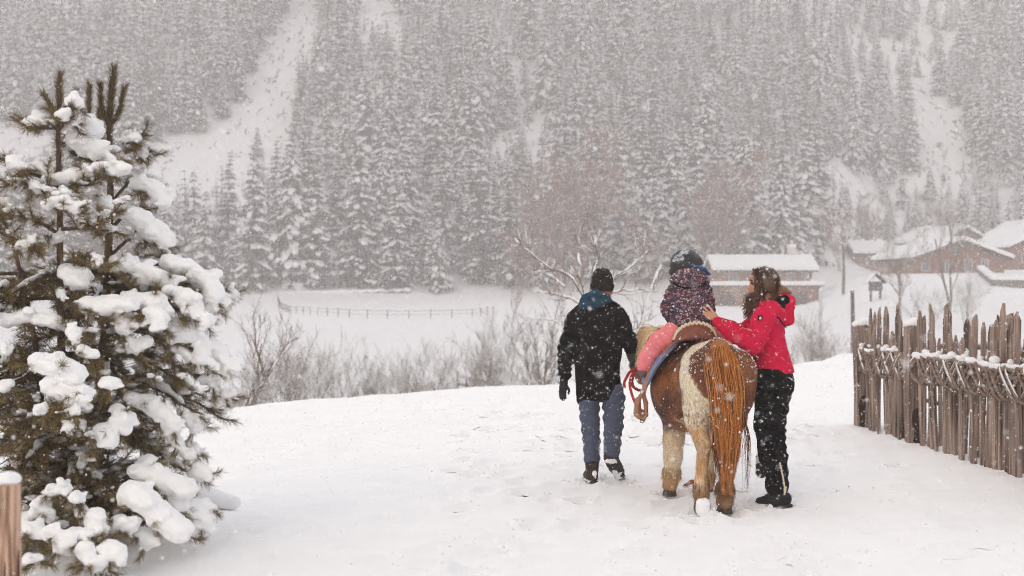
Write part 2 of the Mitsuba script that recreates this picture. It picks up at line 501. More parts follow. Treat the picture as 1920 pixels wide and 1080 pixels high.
NEAR_SPRUCES = []
for i_, (h_, r_, w_, p_, s_, dr_) in enumerate([(20, 3.9, 24, 7, 0.80, 0.60), (17, 3.8, 20, 7, 0.74, 0.70), (23, 3.8, 27, 7, 0.66, 0.55), (14, 3.6, 17, 7, 0.88, 0.65), (19, 3.2, 23, 6, 0.58, 0.5), (16, 4.2, 18, 8, 0.90, 0.85)]):
    fo, sn, tr = spruce(100 + i_, h_, r_, w_, p_, s_, dr_)
    NEAR_SPRUCES.append((h_, [mikit.ply(fo.mesh(), 'spruce_green'), mikit.ply(sn.mesh(), 'tree_snow', smooth=True), mikit.ply(tr.mesh(), 'bark_far')]))
FAR_SPRUCES = []
for i_, (h_, r_, w_, p_, s_, dr_) in enumerate([(16, 3.9, 14, 6, 0.95, 0.75), (17, 3.5, 13, 6, 0.80, 0.65), (22, 3.4, 17, 5, 0.66, 0.5), (15, 3.6, 12, 6, 0.88, 0.65)]):
    fo, sn, tr = spruce(200 + i_, h_, r_, w_, p_, s_, dr_, fine=False)
    scene[f'far_spruce_kind_{i_}'] = {'type': 'shapegroup', 'foliage': mikit.ply(fo.mesh(), 'spruce_green'), 'snow': mikit.ply(sn.mesh(), 'tree_snow', smooth=True), 'trunk': mikit.ply(tr.mesh(), 'bark_far')}
    FAR_SPRUCES.append(h_)


def poly_world(pix):
    """An outline seen on the mountainside, as points of the ground."""
    return np.array([hit(px, py, lo=150)[:2] for px, py in pix])


def inside(P, poly):
    import shapely
    return shapely.contains_xy(shapely.Polygon(poly), P[:, 0], P[:, 1])


CLEAR_PIX = [([(548, 0), (470, 120), (445, 225), (330, 262), (240, 275), (280, 325), (380, 360), (478, 300), (548, 262), (560, 130), (606, 0)]),
             ([(640, 0), (740, 75), (746, 0)]),
             ([(1705, 150), (1722, 320), (1790, 330), (1822, 215), (1760, 180)]),
             ([(-80, 225), (60, 232), (130, 255), (120, 310), (-80, 330)]),
             ([(630, 225), (655, 270), (640, 300), (610, 300), (600, 260)])]
CLEARINGS = [poly_world(c) for c in CLEAR_PIX]


def forest():
    g = np.random.default_rng(11)
    # dart throwing on a grid
    cell, pts, grid = 3.5, [], {}
    cand = np.stack([g.uniform(-190, 190, 68000), g.uniform(183, 405, 68000)], 1)
    u = cand[:, 0] / cand[:, 1]
    base = np.interp(u, [-0.47, -0.12, -0.06, 0.03, 0.1, 0.2, 0.27, 0.4], [187, 187, 189, 191, 193, 197, 226, 236]) + 4 * (meshkit.noise(np.stack([u * 60, 0 * u, 0 * u], 1)) - 0.5)
    ok = (np.abs(u) < 0.47) & (cand[:, 1] > base)
    for c in CLEARINGS:
        ok &= ~inside(cand, c)
    for p in cand[ok]:
        k = (int(p[0] // cell), int(p[1] // cell))
        near = [q for i in (-1, 0, 1) for j in (-1, 0, 1) for q in grid.get((k[0] + i, k[1] + j), ())]
        md = 3.4 if p[1] < 290 else 3.8
        if all((p[0] - q[0]) ** 2 + (p[1] - q[1]) ** 2 > md * md for q in near):
            grid.setdefault(k, []).append(p)
            pts.append(p)
    pts = np.array(pts)
    hs = g.uniform(0.5, 0.95, len(pts)) * (0.7 + 0.5 * meshkit.noise(np.c_[pts * 0.045, 0 * pts[:, 0]]))
    hs = hs * np.where(pts[:, 1] < np.interp(pts[:, 0] / pts[:, 1], [-0.4, 0.18, 0.27], [212, 216, 250]), 1.28, 1.0)
    patch = meshkit.fbm(np.c_[pts * 0.03, 0 * pts[:, 0] + 5.5], 2) + g.normal(0, 0.10, len(pts))
    ranked = np.argsort(np.argsort(patch))
    order = np.array([4, 2, 1, 0, 3, 5])                # from thinly to heavily snowed kinds, in patches
    kind = order[(ranked * 6) // len(pts)]
    # young thin growth in a few bands of the slope, and small trees where a tall crown would hide a clearing from the path
    z = height(pts[:, 0], pts[:, 1])
    sc = FOCAL / pts[:, 1]
    fx, fy = 960 + pts[:, 0] * sc, 565 - (z - 1.5) * sc
    young = np.zeros(len(pts), bool)
    for c in ([(905, 20), (945, 20), (1010, 170), (1035, 330), (985, 340), (935, 160)], [(1660, -20), (1800, -20), (1850, 150), (1735, 145)], [(1560, 380), (1700, 330), (1720, 440), (1560, 460)], [(600, 230), (680, 250), (690, 330), (600, 330)]):
        young |= inside(np.c_[fx, fy], np.array(c))
    young |= (meshkit.fbm(np.c_[pts * 0.022 + 9.1, 0 * pts[:, 0]], 2, 3) > 0.66) & (pts[:, 1] > 215)
    hs = np.where(young, hs * 0.42, hs)
    kind = np.where(young, 5, kind)
    keep = ~young | (g.random(len(pts)) < 0.75)

    def hides(h):
        bad = np.zeros(len(pts), bool)
        for c in CLEAR_PIX:
            for q in (0.25, 0.5, 0.72):
                bad |= inside(np.c_[fx, 565 - (z + 20 * h * q - 1.5) * sc], np.array(c))
        return bad

    for f in (0.75, 0.55, 0.4):
        bad = hides(hs)
        hs = np.where(bad, hs * f, hs)
    keep &= ~hides(hs)
    pts, hs, kind = pts[keep], hs[keep], kind[keep]
    return pts, hs, kind


def spruce_at(x, y, s, k, rot, label, group, z=None):
    h, meshes = NEAR_SPRUCES[k]
    t = thing('spruce_tree', label, 'spruce tree', group)
    m = T().translate([x, y, ground(x, y) if z is None else z]).rotate([0, 0, 1], rot).scale(float(s))
    for name, d in zip(('needles', 'snow', 'trunk'), meshes):
        scene[f'{t}__{name}'] = {**d, 'to_world': m}
        if name != 'trunk':
            labels[f'{t}__{name}'] = {'kind': 'stuff'}
    return t


ZONES = [('spruce of the forest on the far left, seen behind and above the snow-laden pine', 'spruces behind the pine'),
         ('spruce of the front rows along the far edge of the white meadow', 'spruces along the meadow edge'),
         ('spruce higher up the slope between the left clearing and the middle of the forest', 'spruces right of the left clearing'),
         ('spruce of the lower forest behind the man, the child and the long brown house', 'spruces behind the riders'),
         ('spruce high on the slope above the riders, faded by the snowfall', 'spruces high above the riders'),
         ('spruce of the forest around and above the right-hand chalets', 'spruces around the chalets')]


def zone(x, y):
    px = 960 + x * FOCAL / y
    if px < 300:
        return ZONES[0]
    if px > 1560:
        return ZONES[5]
    if px < 960:
        return ZONES[1] if y < 206 else ZONES[2]
    return ZONES[3] if y < 245 else ZONES[4]


for (px, py, d, s, k, lab) in [(822, 560, 187, 0.62, 5, 'broad spruce with drooping snow-loaded boughs at the edge of the white meadow'),
                               (482, 300, 0, 0.42, 3, 'slender lone spruce growing in the open snowy clearing on the mountainside'),
                               (1838, 395, 236, 0.8, 4, 'dark narrow spruce towering behind the wooden chalets')]:
    P = hit(px, py, lo=150) if d == 0 else at(px, py, d)
    spruce_at(P[0], P[1], s, k, 40, lab, None)

_pts, _hs, _kind = forest()
_z = height(_pts[:, 0], _pts[:, 1])
_order = np.argsort(_pts[:, 1])
_sky = np.full(1920 // 4, 1080.0)
_area = np.zeros(len(_pts))
for i in _order:                                   # which trees show, nearest first
    x, y = _pts[i]
    hh = 20 * _hs[i]
    sc = FOCAL / y
    cx, wpx = 960 + x * sc, 3.2 * _hs[i] * sc
    top = 565 - (_z[i] + hh - 1.5) * sc
    for col in range(max(0, int((cx - wpx) // 4)), min(480, int((cx + wpx) // 4) + 1)):
        yy = top + abs(col * 4 + 2 - cx) / wpx * hh * sc * 0.8
        if yy < _sky[col] and yy < 700:
            _area[i] += (_sky[col] - max(yy, 0)) * 4 if _sky[col] > 0 else 0
            _sky[col] = min(_sky[col], yy)
_big = set(np.argsort(-_area)[:297].tolist())
_g = np.random.default_rng(3)
for i in sorted(_big, key=lambda i: _pts[i, 1]):
    k = int(_kind[i])
    spruce_at(_pts[i, 0], _pts[i, 1], 20 * _hs[i] / NEAR_SPRUCES[k][0] * 0.95, k, float(_g.uniform(0, 360)), *zone(*_pts[i]), _z[i])
_n = 0
for i in range(len(_pts)):
    if i in _big or (_area[i] < 25 and abs(_pts[i, 0]) < 0.372 * _pts[i, 1] and not (-90 < 565 - (_z[i] - 1.5) * FOCAL / _pts[i, 1] < 70)):
        continue
    k = (1, 1, 2, 3, 2, 0)[int(_kind[i])]
    s = 20 * _hs[i] / FAR_SPRUCES[k]
    _n += 1
    scene[f'spruce_forest__{_n:04d}'] = {'type': 'instance', 'group': {'type': 'ref', 'id': f'far_spruce_kind_{k}'},
                                         'to_world': T().translate([_pts[i, 0], _pts[i, 1], _z[i]]).rotate([0, 0, 1], float(_g.uniform(0, 360))).scale(float(s))}
labels['spruce_forest'] = {'label': 'dense forest of snow-covered spruces fading into falling snow up the mountainside', 'kind': 'stuff'}
# ------------------------------------------------------------------ houses, walls and poles of the village
scene['plank_wall'] = {'type': 'diffuse', 'reflectance': proc(lambda p, n, uv: mix([0.19, 0.095, 0.055], [0.30, 0.16, 0.10], fbm(p.x * 2.2 + p.y * 2.2, p.z * 9, 0.0, 3)))}
scene['dark_wood'] = {'type': 'diffuse', 'reflectance': rgb(0.10, 0.06, 0.045)}
scene['pale_render'] = {'type': 'diffuse', 'reflectance': rgb(0.62, 0.58, 0.55)}
scene['window_glass'] = {'type': 'principled', 'base_color': rgb(0.10, 0.12, 0.16), 'roughness': 0.08, 'specular': 0.6}
scene['window_frame'] = {'type': 'diffuse', 'reflectance': rgb(0.55, 0.50, 0.48)}
scene['grey_metal'] = {'type': 'principled', 'base_color': rgb(0.55, 0.57, 0.60), 'roughness': 0.5, 'metallic': 0.5}
scene['grey_stone'] = {'type': 'diffuse', 'reflectance': proc(lambda p, n, uv: mix([0.16, 0.145, 0.13], [0.30, 0.27, 0.25], fbm(p.x * 1.7, p.y * 1.7, p.z * 4, 3)))}


def soft_snow(v, f, amp, freq, sub=2):
    m = trimesh.Trimesh(v, f, process=True)
    for _ in range(sub):
        m = m.subdivide()
    w = np.array(m.vertices)
    w = w + vnormals(w, np.array(m.faces)) * (amp * (meshkit.fbm(w * freq, 3, 3) - 0.4))[:, None]
    return w, np.array(m.faces)


def chalet(name, label, foot, yaw, L, W, eave, rise, windows=(), chimney=None, over=0.7, snow=0.42, sub_label=None, balcony=False, wall='plank_wall'):
    """A gabled house: ridge along its own x axis, length L, width W; windows = (face, u, z, w, h), face in 'fblr'."""
    t = thing(name, label, 'house')
    M = trimesh.transformations.rotation_matrix(yaw, [0, 0, 1])
    M[:3, 3] = foot
    put = lambda v: np.asarray(v, float) @ M[:3, :3].T + M[:3, 3]
    # walls: one prism with gables
    a, b = L / 2, W / 2
    v = [[-a, -b, -1.5], [a, -b, -1.5], [a, b, -1.5], [-a, b, -1.5], [-a, -b, eave], [a, -b, eave], [a, b, eave], [-a, b, eave], [-a, 0, eave + rise], [a, 0, eave + rise]]
    f = [[0, 1, 5], [0, 5, 4], [2, 3, 7], [2, 7, 6], [1, 2, 6], [1, 6, 5], [5, 6, 9], [3, 0, 4], [3, 4, 7], [4, 8, 7]]
    part('wall', t, (put(v), np.array(f)), wall)
    roof = None
    nx = np.array([0, rise, b]) / math.hypot(rise, b)
    for s in (-1, 1):
        def slab(o, th, extra):
            e = [[x, s * (b + o), eave - rise * o / b] for x in (-a - o - extra, a + o + extra)]
            r = [[x, 0.0, eave + rise] for x in (a + o + extra, -a - o - extra)]
            lo = np.array(e + r)
            return np.vstack([lo + [0, 0, th[0]], lo + [0, 0, th[1]]])
        q = np.array([[0, 1, 2], [0, 2, 3], [4, 6, 5], [4, 7, 6], [0, 5, 1], [0, 4, 5], [1, 6, 2], [1, 5, 6], [2, 7, 3], [2, 6, 7], [3, 4, 0], [3, 7, 4]])
        if s > 0:
            q = q[:, ::-1]
        roof = part('roof', t, (put(slab(over, (0.02, 0.24), 0.0)), q[:, ::-1]), 'dark_wood') if roof is None else roof
        if s > 0:
            part('roof', t, (put(slab(over, (0.02, 0.24), 0.0)), q[:, ::-1]), 'dark_wood')
        sv, sf = soft_snow(slab(over + 0.06, (0.25, 0.25 + snow), 0.0), q[:, ::-1], 0.12, 0.8, 4)
        part('roof_snow', t, (put(sv), sf), 'tree_snow', smooth=40)
    for (face, u, z, w, h) in windows:
        if face in 'fb':
            s = -1 if face == 'f' else 1
            B = lambda x, y, zz: [x, s * (b + y), zz]
        else:
            s = 1 if face == 'r' else -1
            B = lambda x, y, zz: [s * (a + y), x, zz]
        fr, gl = MB(), MB()
        for lo, hi in (((u - w / 2, 0.0, z), (u + w / 2, 0.10, z + 0.10)), ((u - w / 2, 0.0, z + h - 0.10), (u + w / 2, 0.10, z + h)), ((u - w / 2, 0.0, z + 0.10), (u - w / 2 + 0.10, 0.10, z + h - 0.10)),
                       ((u + w / 2 - 0.10, 0.0, z + 0.10), (u + w / 2, 0.10, z + h - 0.10)), ((u - 0.03, 0.0, z + 0.10), (u + 0.03, 0.08, z + h - 0.10))):
            P0, P1 = np.array(B(*lo)), np.array(B(*hi))
            fr.box(np.minimum(P0, P1), np.maximum(P0, P1))
        P0, P1 = np.array(B(u - w / 2 + 0.10, 0.0, z + 0.1)), np.array(B(u + w / 2 - 0.10, 0.03, z + h - 0.1))
        gl.box(np.minimum(P0, P1), np.maximum(P0, P1))
        vv, ff = fr.mesh()
        k = part('window', t, (put(vv), ff), 'window_frame')
        vv, ff = gl.mesh()
        part('pane', k, (put(vv), ff), 'window_glass')
    if balcony:
        mb = MB().box([-a * 0.9, -b - 1.1, eave - 1.4], [a * 0.9, -b - 0.02, eave - 1.25])
        mb.box([-a * 0.9, -b - 1.1, eave - 0.5], [a * 0.9, -b - 1.02, eave - 0.38])
        vv, ff = mb.mesh()
        bk = part('balcony', t, (put(vv), ff), 'dark_wood')
        for x in np.arange(-a * 0.9 + 0.1, a * 0.9, 0.55):
            vv, ff = MB().box([x, -b - 1.09, eave - 1.248], [x + 0.10, -b - 1.03, eave - 0.502]).mesh()
            part('baluster', bk, (put(vv), ff), 'dark_wood')
    if chimney:
        x, y, w, h = chimney
        z0 = eave + rise * (1 - abs(y) / b) - 0.3
        vv, ff = MB().box([x - w / 2, y - w / 2, z0], [x + w / 2, y + w / 2, z0 + h]).mesh()
        ck = part('chimney', t, (put(vv), ff), 'pale_render')
        sv, sf = soft_snow(*MB().box([x - w / 2 - 0.05, y - w / 2 - 0.05, z0 + h + 0.01], [x + w / 2 + 0.05, y + w / 2 + 0.05, z0 + h + 0.35]).mesh(), 0.05, 2.0, 2)
        part('snow_cap', ck, (put(sv), sf), 'tree_snow', smooth=50)
    return t


def foot(px, py, d, sink=0.0):
    P = at(px, py, d)
    P[2] -= sink
    return P


# long farmhouse beyond the riders, roof side on
chalet('farmhouse', 'long brown house with a white chimney and a snow roof, behind the riders', foot(1424, 562, 184), 0.02, 12.4, 7.0, 3.9, 1.45,
       windows=[('f', -4.2, 2.3, 1.1, 1.2), ('f', -1.2, 2.3, 1.1, 1.2), ('f', 3.4, 2.3, 1.1, 1.2), ('f', 5.3, 2.3, 0.9, 1.2)], chimney=(4.3, 0.2, 1.0, 2.0))
t_ = thing('shed', 'low flat-roofed wooden shed in front of the long brown house', 'shed')
_c = foot(1436, 576, 172)
mb_ = MB().box(_c + [-6.4, -1.5, -1.0], _c + [6.4, 2.2, 2.55])
part('wall', t_, mb_.mesh(), 'plank_wall')
part('roof', t_, MB().box(_c + [-6.8, -1.9, 2.56], _c + [6.8, 2.6, 2.70]).mesh(), 'dark_wood')
part('roof_snow', t_, soft_snow(*MB().box(_c + [-6.85, -1.95, 2.71], _c + [6.85, 2.65, 3.2]).mesh(), 0.10, 0.7, 4), 'tree_snow', smooth=50)
for x_ in (-5.0, -2.0, 1.0, 4.0):
    part('door', t_, MB().box(_c + [x_ - 0.9, -1.56, -0.5], _c + [x_ + 0.9, -1.48, 1.9]).mesh(), 'dark_wood')
for x_ in (-6.2, 6.2):
    part('post', t_, MB().box(_c + [x_ - 0.1, -1.85, -1.0], _c + [x_ + 0.1, -1.65, 2.56]).mesh(), 'dark_wood')

chalet('chalet', 'small brown chalet with a plain white snow roof, left of the big gabled chalet', foot(1640, 501, 214), 0.03, 7.0, 6.0, 2.1, 1.35, windows=[('f', -1.6, 0.5, 1.0, 1.0), ('f', 1.4, 0.5, 1.0, 1.0)], chimney=(0.8, 0.3, 0.6, 1.1))


def gabled(label, px, py, d, theta, L, W, eave, rise, **kw):
    """A chalet whose gable faces the camera: px, py, d give the middle of the gable's foot; the ridge runs back and theta to the left."""
    c = at(px, py, d) + np.array([-math.sin(theta), math.cos(theta), 0]) * L / 2
    return chalet('chalet', label, c, theta - math.pi / 2, L, W, eave, rise, **kw)


gabled('largest brown chalet, its wide gable with windows turned towards the snowy field', 1800, 514, 152, 0.22, 8.0, 10.8, 1.75, 1.8,
       windows=[('r', -4.2, 0.3, 1.0, 1.0), ('r', -1.4, 0.25, 0.9, 1.3), ('r', 1.0, 0.2, 0.9, 1.5), ('r', 3.0, 0.2, 0.9, 1.5), ('r', -0.6, 2.1, 1.0, 0.9), ('f', -2.5, 0.4, 1.0, 0.9), ('f', 1.5, 0.4, 1.0, 0.9)], chimney=(-2, -1.5, 0.6, 1.1))
gabled('brown chalet whose snowy gable rises behind the largest chalet', 1808, 478, 200, 0.46, 9.0, 7.8, 2.0, 1.75, windows=[('r', -1.2, 0.9, 0.9, 1.0), ('r', 1.2, 0.9, 0.9, 1.0)], chimney=(-1.2, -1.6, 0.8, 1.4))
gabled('brown chalet cut by the right edge, behind the end of the picket fence', 1962, 506, 176, 0.28, 8.0, 10.4, 2.9, 2.2, windows=[('r', -3.2, 0.8, 1.0, 1.3), ('r', -1.0, 0.8, 1.0, 1.3), ('f', -1.6, 0.8, 1.0, 1.2), ('f', 1.4, 0.8, 1.0, 1.2)])
gabled('highest of the chalets, only a corner of its white roof in view', 1985, 470, 212, 0.35, 11.0, 9.0, 2.3, 2.2, windows=[('f', -2, 1.0, 1.0, 1.1)], chimney=(-1.0, -1.5, 0.5, 0.9))

# snow-topped terrace wall below the right-hand chalets
t_ = thing('terrace_wall', 'low grey terrace wall topped with snow below the right-hand chalets', 'wall')
_w = [at(1838, 516, 147), at(1866, 540, 128), at(1960, 541, 124)]
for a_, b_ in zip(_w[:-1], _w[1:]):
    dv = unit(b_ - a_)
    nv = np.array([-dv[1], dv[0], 0]) * 0.25
    n_ = 12
    for i_ in range(n_):
        p0, p1 = lerp(a_, b_, (i_ + 0.03) / n_), lerp(a_, b_, (i_ + 0.97) / n_)
        q = np.array([p0 - nv, p1 - nv, p1 + nv, p0 + nv])
        hull = trimesh.convex.convex_hull(np.vstack([q - [0, 0, 1.2], q + [0, 0, 0.75]]))
        part('stone', t_, (np.array(hull.vertices), np.array(hull.faces)), 'grey_stone')
    v_ = np.vstack([[a_ - nv * 1.3, b_ - nv * 1.3, b_ + nv * 1.3, a_ + nv * 1.3]])
    hull = trimesh.convex.convex_hull(np.vstack([v_ + [0, 0, 0.76], v_ * 1.0 + [0, 0, 1.05]]))
    part('snow_cap', t_, soft_snow(np.array(hull.vertices), np.array(hull.faces), 0.12, 1.0, 4), 'tree_snow', smooth=50)


def pole(name, label, px, top, bottom, d, r, bsdf, cat='pole', arm=None, cap=True):
    t = thing(name, label, cat)
    P0, P1 = at(px, bottom, d), at(px, top, d)
    P0[2] = min(P0[2], ground(P0[0], P0[1])) - 0.4
    part('shaft', t, MB().tube([P0, lerp(P0, P1, 0.5) + [r * 0.4, 0, 0], P1], [r * 1.15, r, r * 0.85], 8).mesh(), bsdf, smooth=40)
    if cap:
        part('snow_cap', t, soft_snow(*MB().tube([P1 + [0, 0, 0.005], P1 + [0, 0, 0.8 * r + 0.03]], [r * 0.95, r * 0.5], 8).mesh(), 0.02, 20, 1), 'tree_snow', smooth=60)
    if arm:
        for a, b, rr in arm:
            part('arm', t, MB().tube([P1 + a, P1 + b], rr, 6).mesh(), bsdf, smooth=40)
    return t, P1


t_, P_ = pole('street_lamp', 'thin pale grey lamp pole standing between the woman and the picket fence', 1538, 545, 690, 62, 0.085, 'grey_metal', 'street lamp', arm=[([0, 0, -0.05], [0.42, 0, 0.12], 0.035)])
part('lamp_head', t_, trimesh.convex.convex_hull(np.array([[x, y, z] for x, z0, z1 in ((0.36, 0.08, 0.16), (0.85, 0.14, 0.2)) for y in (-0.10, 0.10) for z in (z0, z1)]) + P_), 'grey_metal')
pole('wooden_pole', 'weathered wooden pole just left of the picket fence', 1598, 545, 690, 70, 0.11, 'bark_far')
pole('wooden_pole', 'distant brown pole rising left of the small shrine roof', 1581, 458, 540, 150, 0.16, 'bark_far')

# a small roofed wooden shrine on two legs in the middle distance
t_ = thing('wayside_shrine', 'small brown roofed shrine on posts beyond the end of the picket fence', 'shrine')
_c = at(1641, 572, 118)
for x_ in (-0.45, 0.35):
    part('post', t_, MB().box(_c + [x_, -0.08, -1.2], _c + [x_ + 0.16, 0.08, 1.2]).mesh(), 'bark_far')
part('cabinet', t_, MB().box(_c + [-0.48, -0.3, 1.21], _c + [0.55, 0.3, 2.0]).mesh(), 'bark_far')
_rv = np.array([[-0.8, -0.55, 1.85], [0.03, -0.55, 2.75], [0.87, -0.55, 1.85], [-0.8, 0.55, 1.85], [0.03, 0.55, 2.75], [0.87, 0.55, 1.85], [0.03, -0.55, 2.62], [0.03, 0.55, 2.62]]) + _c
_rf = np.array([[0, 1, 6], [1, 2, 6], [3, 7, 4], [4, 7, 5], [0, 3, 4], [0, 4, 1], [1, 4, 5], [1, 5, 2], [0, 6, 7], [0, 7, 3], [6, 2, 5], [6, 5, 7]])
part('roof', t_, (_rv, _rf), 'dark_wood')
part('roof_snow', t_, soft_snow(_rv + [0, 0, 0.05], _rf, 0.10, 2.5, 4), 'tree_snow', smooth=60)
part('sill', t_, MB().box(_c + [-0.75, -0.4, -0.05], _c + [0.85, 0.4, 0.08]).mesh(), 'bark_far')
part('snow_cap', t_, soft_snow(*MB().box(_c + [-0.75, -0.4, 0.085], _c + [0.85, 0.4, 0.28]).mesh(), 0.06, 2.5, 3), 'tree_snow', smooth=60)


# ------------------------------------------------------------------ fences of the meadow
def rail_fence(name, label, pts, post_r, post_h, rails, bsdf, per, group=None):
    """Posts every `per` metres along the ground line pts, thin rails between them."""
    t = thing(name, label, 'fence', group)
    P = np.asarray(pts, float)
    L = np.r_[0, np.cumsum(np.linalg.norm(np.diff(P, axis=0), axis=1))]
    n = max(2, int(L[-1] / per) + 1)
    S = np.linspace(0, L[-1], n)
    Q = np.stack([np.interp(S, L, P[:, 0]), np.interp(S, L, P[:, 1])], 1)
    Z = height(Q[:, 0], Q[:, 1])
    g = np.random.default_rng(n)
    for (x, y), z in zip(Q, Z):
        hh = post_h * g.uniform(0.9, 1.1)
        part('post', t, MB().tube([[x, y, z - 0.3], [x, y, z + hh]], [post_r, post_r * 0.85], 6).mesh(), bsdf)
    for i in range(n - 1):
        for rh, rr in rails:
            a, b = np.r_[Q[i], Z[i] + rh], np.r_[Q[i + 1], Z[i + 1] + rh]
            part('rail', t, MB().tube([a, lerp(a, b, 0.5) - [0, 0, 0.04], b], rr, 5).mesh(), bsdf)
    return t


_line = [hit(px, py, lo=60) for px, py in ((521, 566), (526, 580), (545, 588), (600, 592), (660, 596), (740, 598), (820, 597), (890, 595), (925, 590))]
rail_fence('paddock_fence', 'thin wire paddock fence curving across the white meadow below the forest', [p[:2] for p in _line], 0.05, 0.85, [(0.78, 0.022), (0.42, 0.018)], 'twig_brown', 2.1)
t_ = thing('timber_stack', 'long low timber stack capped with snow along the forest edge', 'timber stack')
_a, _b = at(522, 557, 186), at(770, 550, 186)
for i_ in range(9):
    p0, p1 = lerp(_a, _b, (i_ + 0.02) / 9), lerp(_a, _b, (i_ + 0.98) / 9)
    for j_, dz in enumerate((-0.35, -0.05, 0.25)):
        part('log', t_, MB().tube([p0 + [0, 0, dz], p1 + [0, 0, dz]], 0.16, 7).mesh(), 'bark_far')
_n = 40
sn_ = MB().tube([lerp(_a, _b, i / _n) + [0, 0, 0.47 + 0.06 * math.sin(i * 1.7)] for i in range(_n + 1)], [0.24 + 0.05 * math.sin(i * 2.3) for i in range(_n + 1)], 8)
part('snow_cap', t_, sn_.mesh(), 'tree_snow', smooth=60)
_pts = [at(858, 712, 66), at(908, 716, 64)]
rail_fence('rail_fence', 'short wooden rail fence half hidden by the bushes left of the man', [p[:2] for p in _pts], 0.06, 1.05, [(0.95, 0.05), (0.6, 0.05), (0.25, 0.05)], 'bark_far', 0.65)
# ------------------------------------------------------------------ leafless trees and bushes
def bare(seed, h, r0, stems=1, spread=0.35, depth=4, kids=(3, 5), shrink=0.62, snow=0.5, upward=0.25, min_r=0.0025, sides=4, gnarl=0.10, start=0.25):
    """Twigs and the snow that lies on them, foot at the origin."""
    g = np.random.default_rng(seed)
    tw, sn = MB(), MB()

    def grow(p, d, L, r, lev):
        n = 5 if lev < 2 else 4
        pts, dd = [p], d.copy()
        for i in range(n - 1):
            dd = unit(dd + g.normal(0, gnarl, 3) + [0, 0, upward * 0.25])
            pts.append(pts[-1] + dd * L / (n - 1))
        pts = np.array(pts)
        rr = np.linspace(r, max(min_r, r * 0.45), n)
        tw.tube(pts, rr, 6 if lev == 0 else sides if lev < 2 else 3, cap=False)
        if g.random() < snow and lev > 0 and abs(unit(pts[-1] - pts[0])[2]) < 0.85:
            a = g.integers(0, n - 1)
            seg = np.vstack([pts[a], lerp(pts[a], pts[-1], 0.5), pts[-1]])
            sr = np.array([0.5, 1, 0.5]) * (max(rr.mean(), 0.006) * g.uniform(0.9, 1.5))
            sn.tube(seg + [0, 0, 1.0] * np.array([[rr.mean() * 0.8 + sr.mean() * 0.4]]), sr, 4, cap=True)
        if lev < depth:
            for _ in range(g.integers(*kids) + (3 if lev == 0 else 0)):
                t = g.uniform(start, 1.0)
                q = np.array([np.interp(t, np.linspace(0, 1, n), pts[:, k]) for k in range(3)])
                loc = unit(pts[min(n - 1, int(t * (n - 1)) + 1)] - pts[int(t * (n - 1) * 0.999)])
                side = unit(np.cross(loc, g.normal(0, 1, 3)))
                an = g.uniform(0.45, 1.0)
                grow(q, unit(loc * math.cos(an) + side * math.sin(an) + [0, 0, upward]), L * shrink * g.uniform(0.7, 1.15), max(min_r, float(np.interp(t, [0, 1], [r, r * 0.45])) * 0.62), lev + 1)

    for s in range(stems):
        a = g.uniform(0, 6.28)
        off = 0 if stems == 1 else g.uniform(0.05, 0.3) * spread
        d = unit([math.cos(a) * spread * g.uniform(0.2, 1), math.sin(a) * spread * g.uniform(0.2, 1), 1])
        grow(np.array([math.cos(a) * off, math.sin(a) * off, -0.3]), d, h * g.uniform(0.55, 0.85) * (0.9 if stems > 1 else 0.75), r0 * g.uniform(0.7, 1.1), 0)
    return tw.mesh(), sn.mesh()


BUSHES = []
for i_, kw in enumerate([dict(h=2.9, r0=0.018, stems=6, spread=0.5, depth=3, kids=(3, 4), snow=0.75, upward=0.30), dict(h=2.2, r0=0.014, stems=8, spread=0.75, depth=3, kids=(2, 4), snow=0.85, upward=0.22),
                         dict(h=4.2, r0=0.05, stems=2, spread=0.16, depth=4, kids=(3, 5), snow=0.35, upward=0.35, shrink=0.5), dict(h=3.2, r0=0.016, stems=5, spread=0.35, depth=3, kids=(3, 5), snow=0.65, upward=0.4)]):
    tw, sn = bare(300 + i_, **{**kw, 'min_r': 0.0036})
    BUSHES.append((mikit.ply(tw, 'twig_brown'), mikit.ply(sn, 'tree_snow')))
tw, sn = bare(333, h=2.9, r0=0.03, stems=2, spread=0.12, depth=4, kids=(4, 6), snow=0.25, upward=0.28, min_r=0.007, shrink=0.5)
BUSHES.append((mikit.ply(tw, 'larch_twig'), mikit.ply(sn, 'tree_snow')))


def plant(name, cat, label, kind, px, d, s, rot, group=None, z=None, pxs=None):
    P = at(px, 600, d)
    zz = ground(P[0], P[1]) if z is None else z
    t = thing(name, label, cat, group)
    m = T().translate([P[0], P[1], zz]).rotate([0, 0, 1], rot).scale(s * (0.86 if name == 'bush' else 1.0))
    scene[f'{t}__twigs'] = {**BUSHES[kind][0], 'to_world': m}
    scene[f'{t}__snow'] = {**BUSHES[kind][1], 'to_world': m}
    labels[f'{t}__snow'] = {'kind': 'stuff'}
    return t


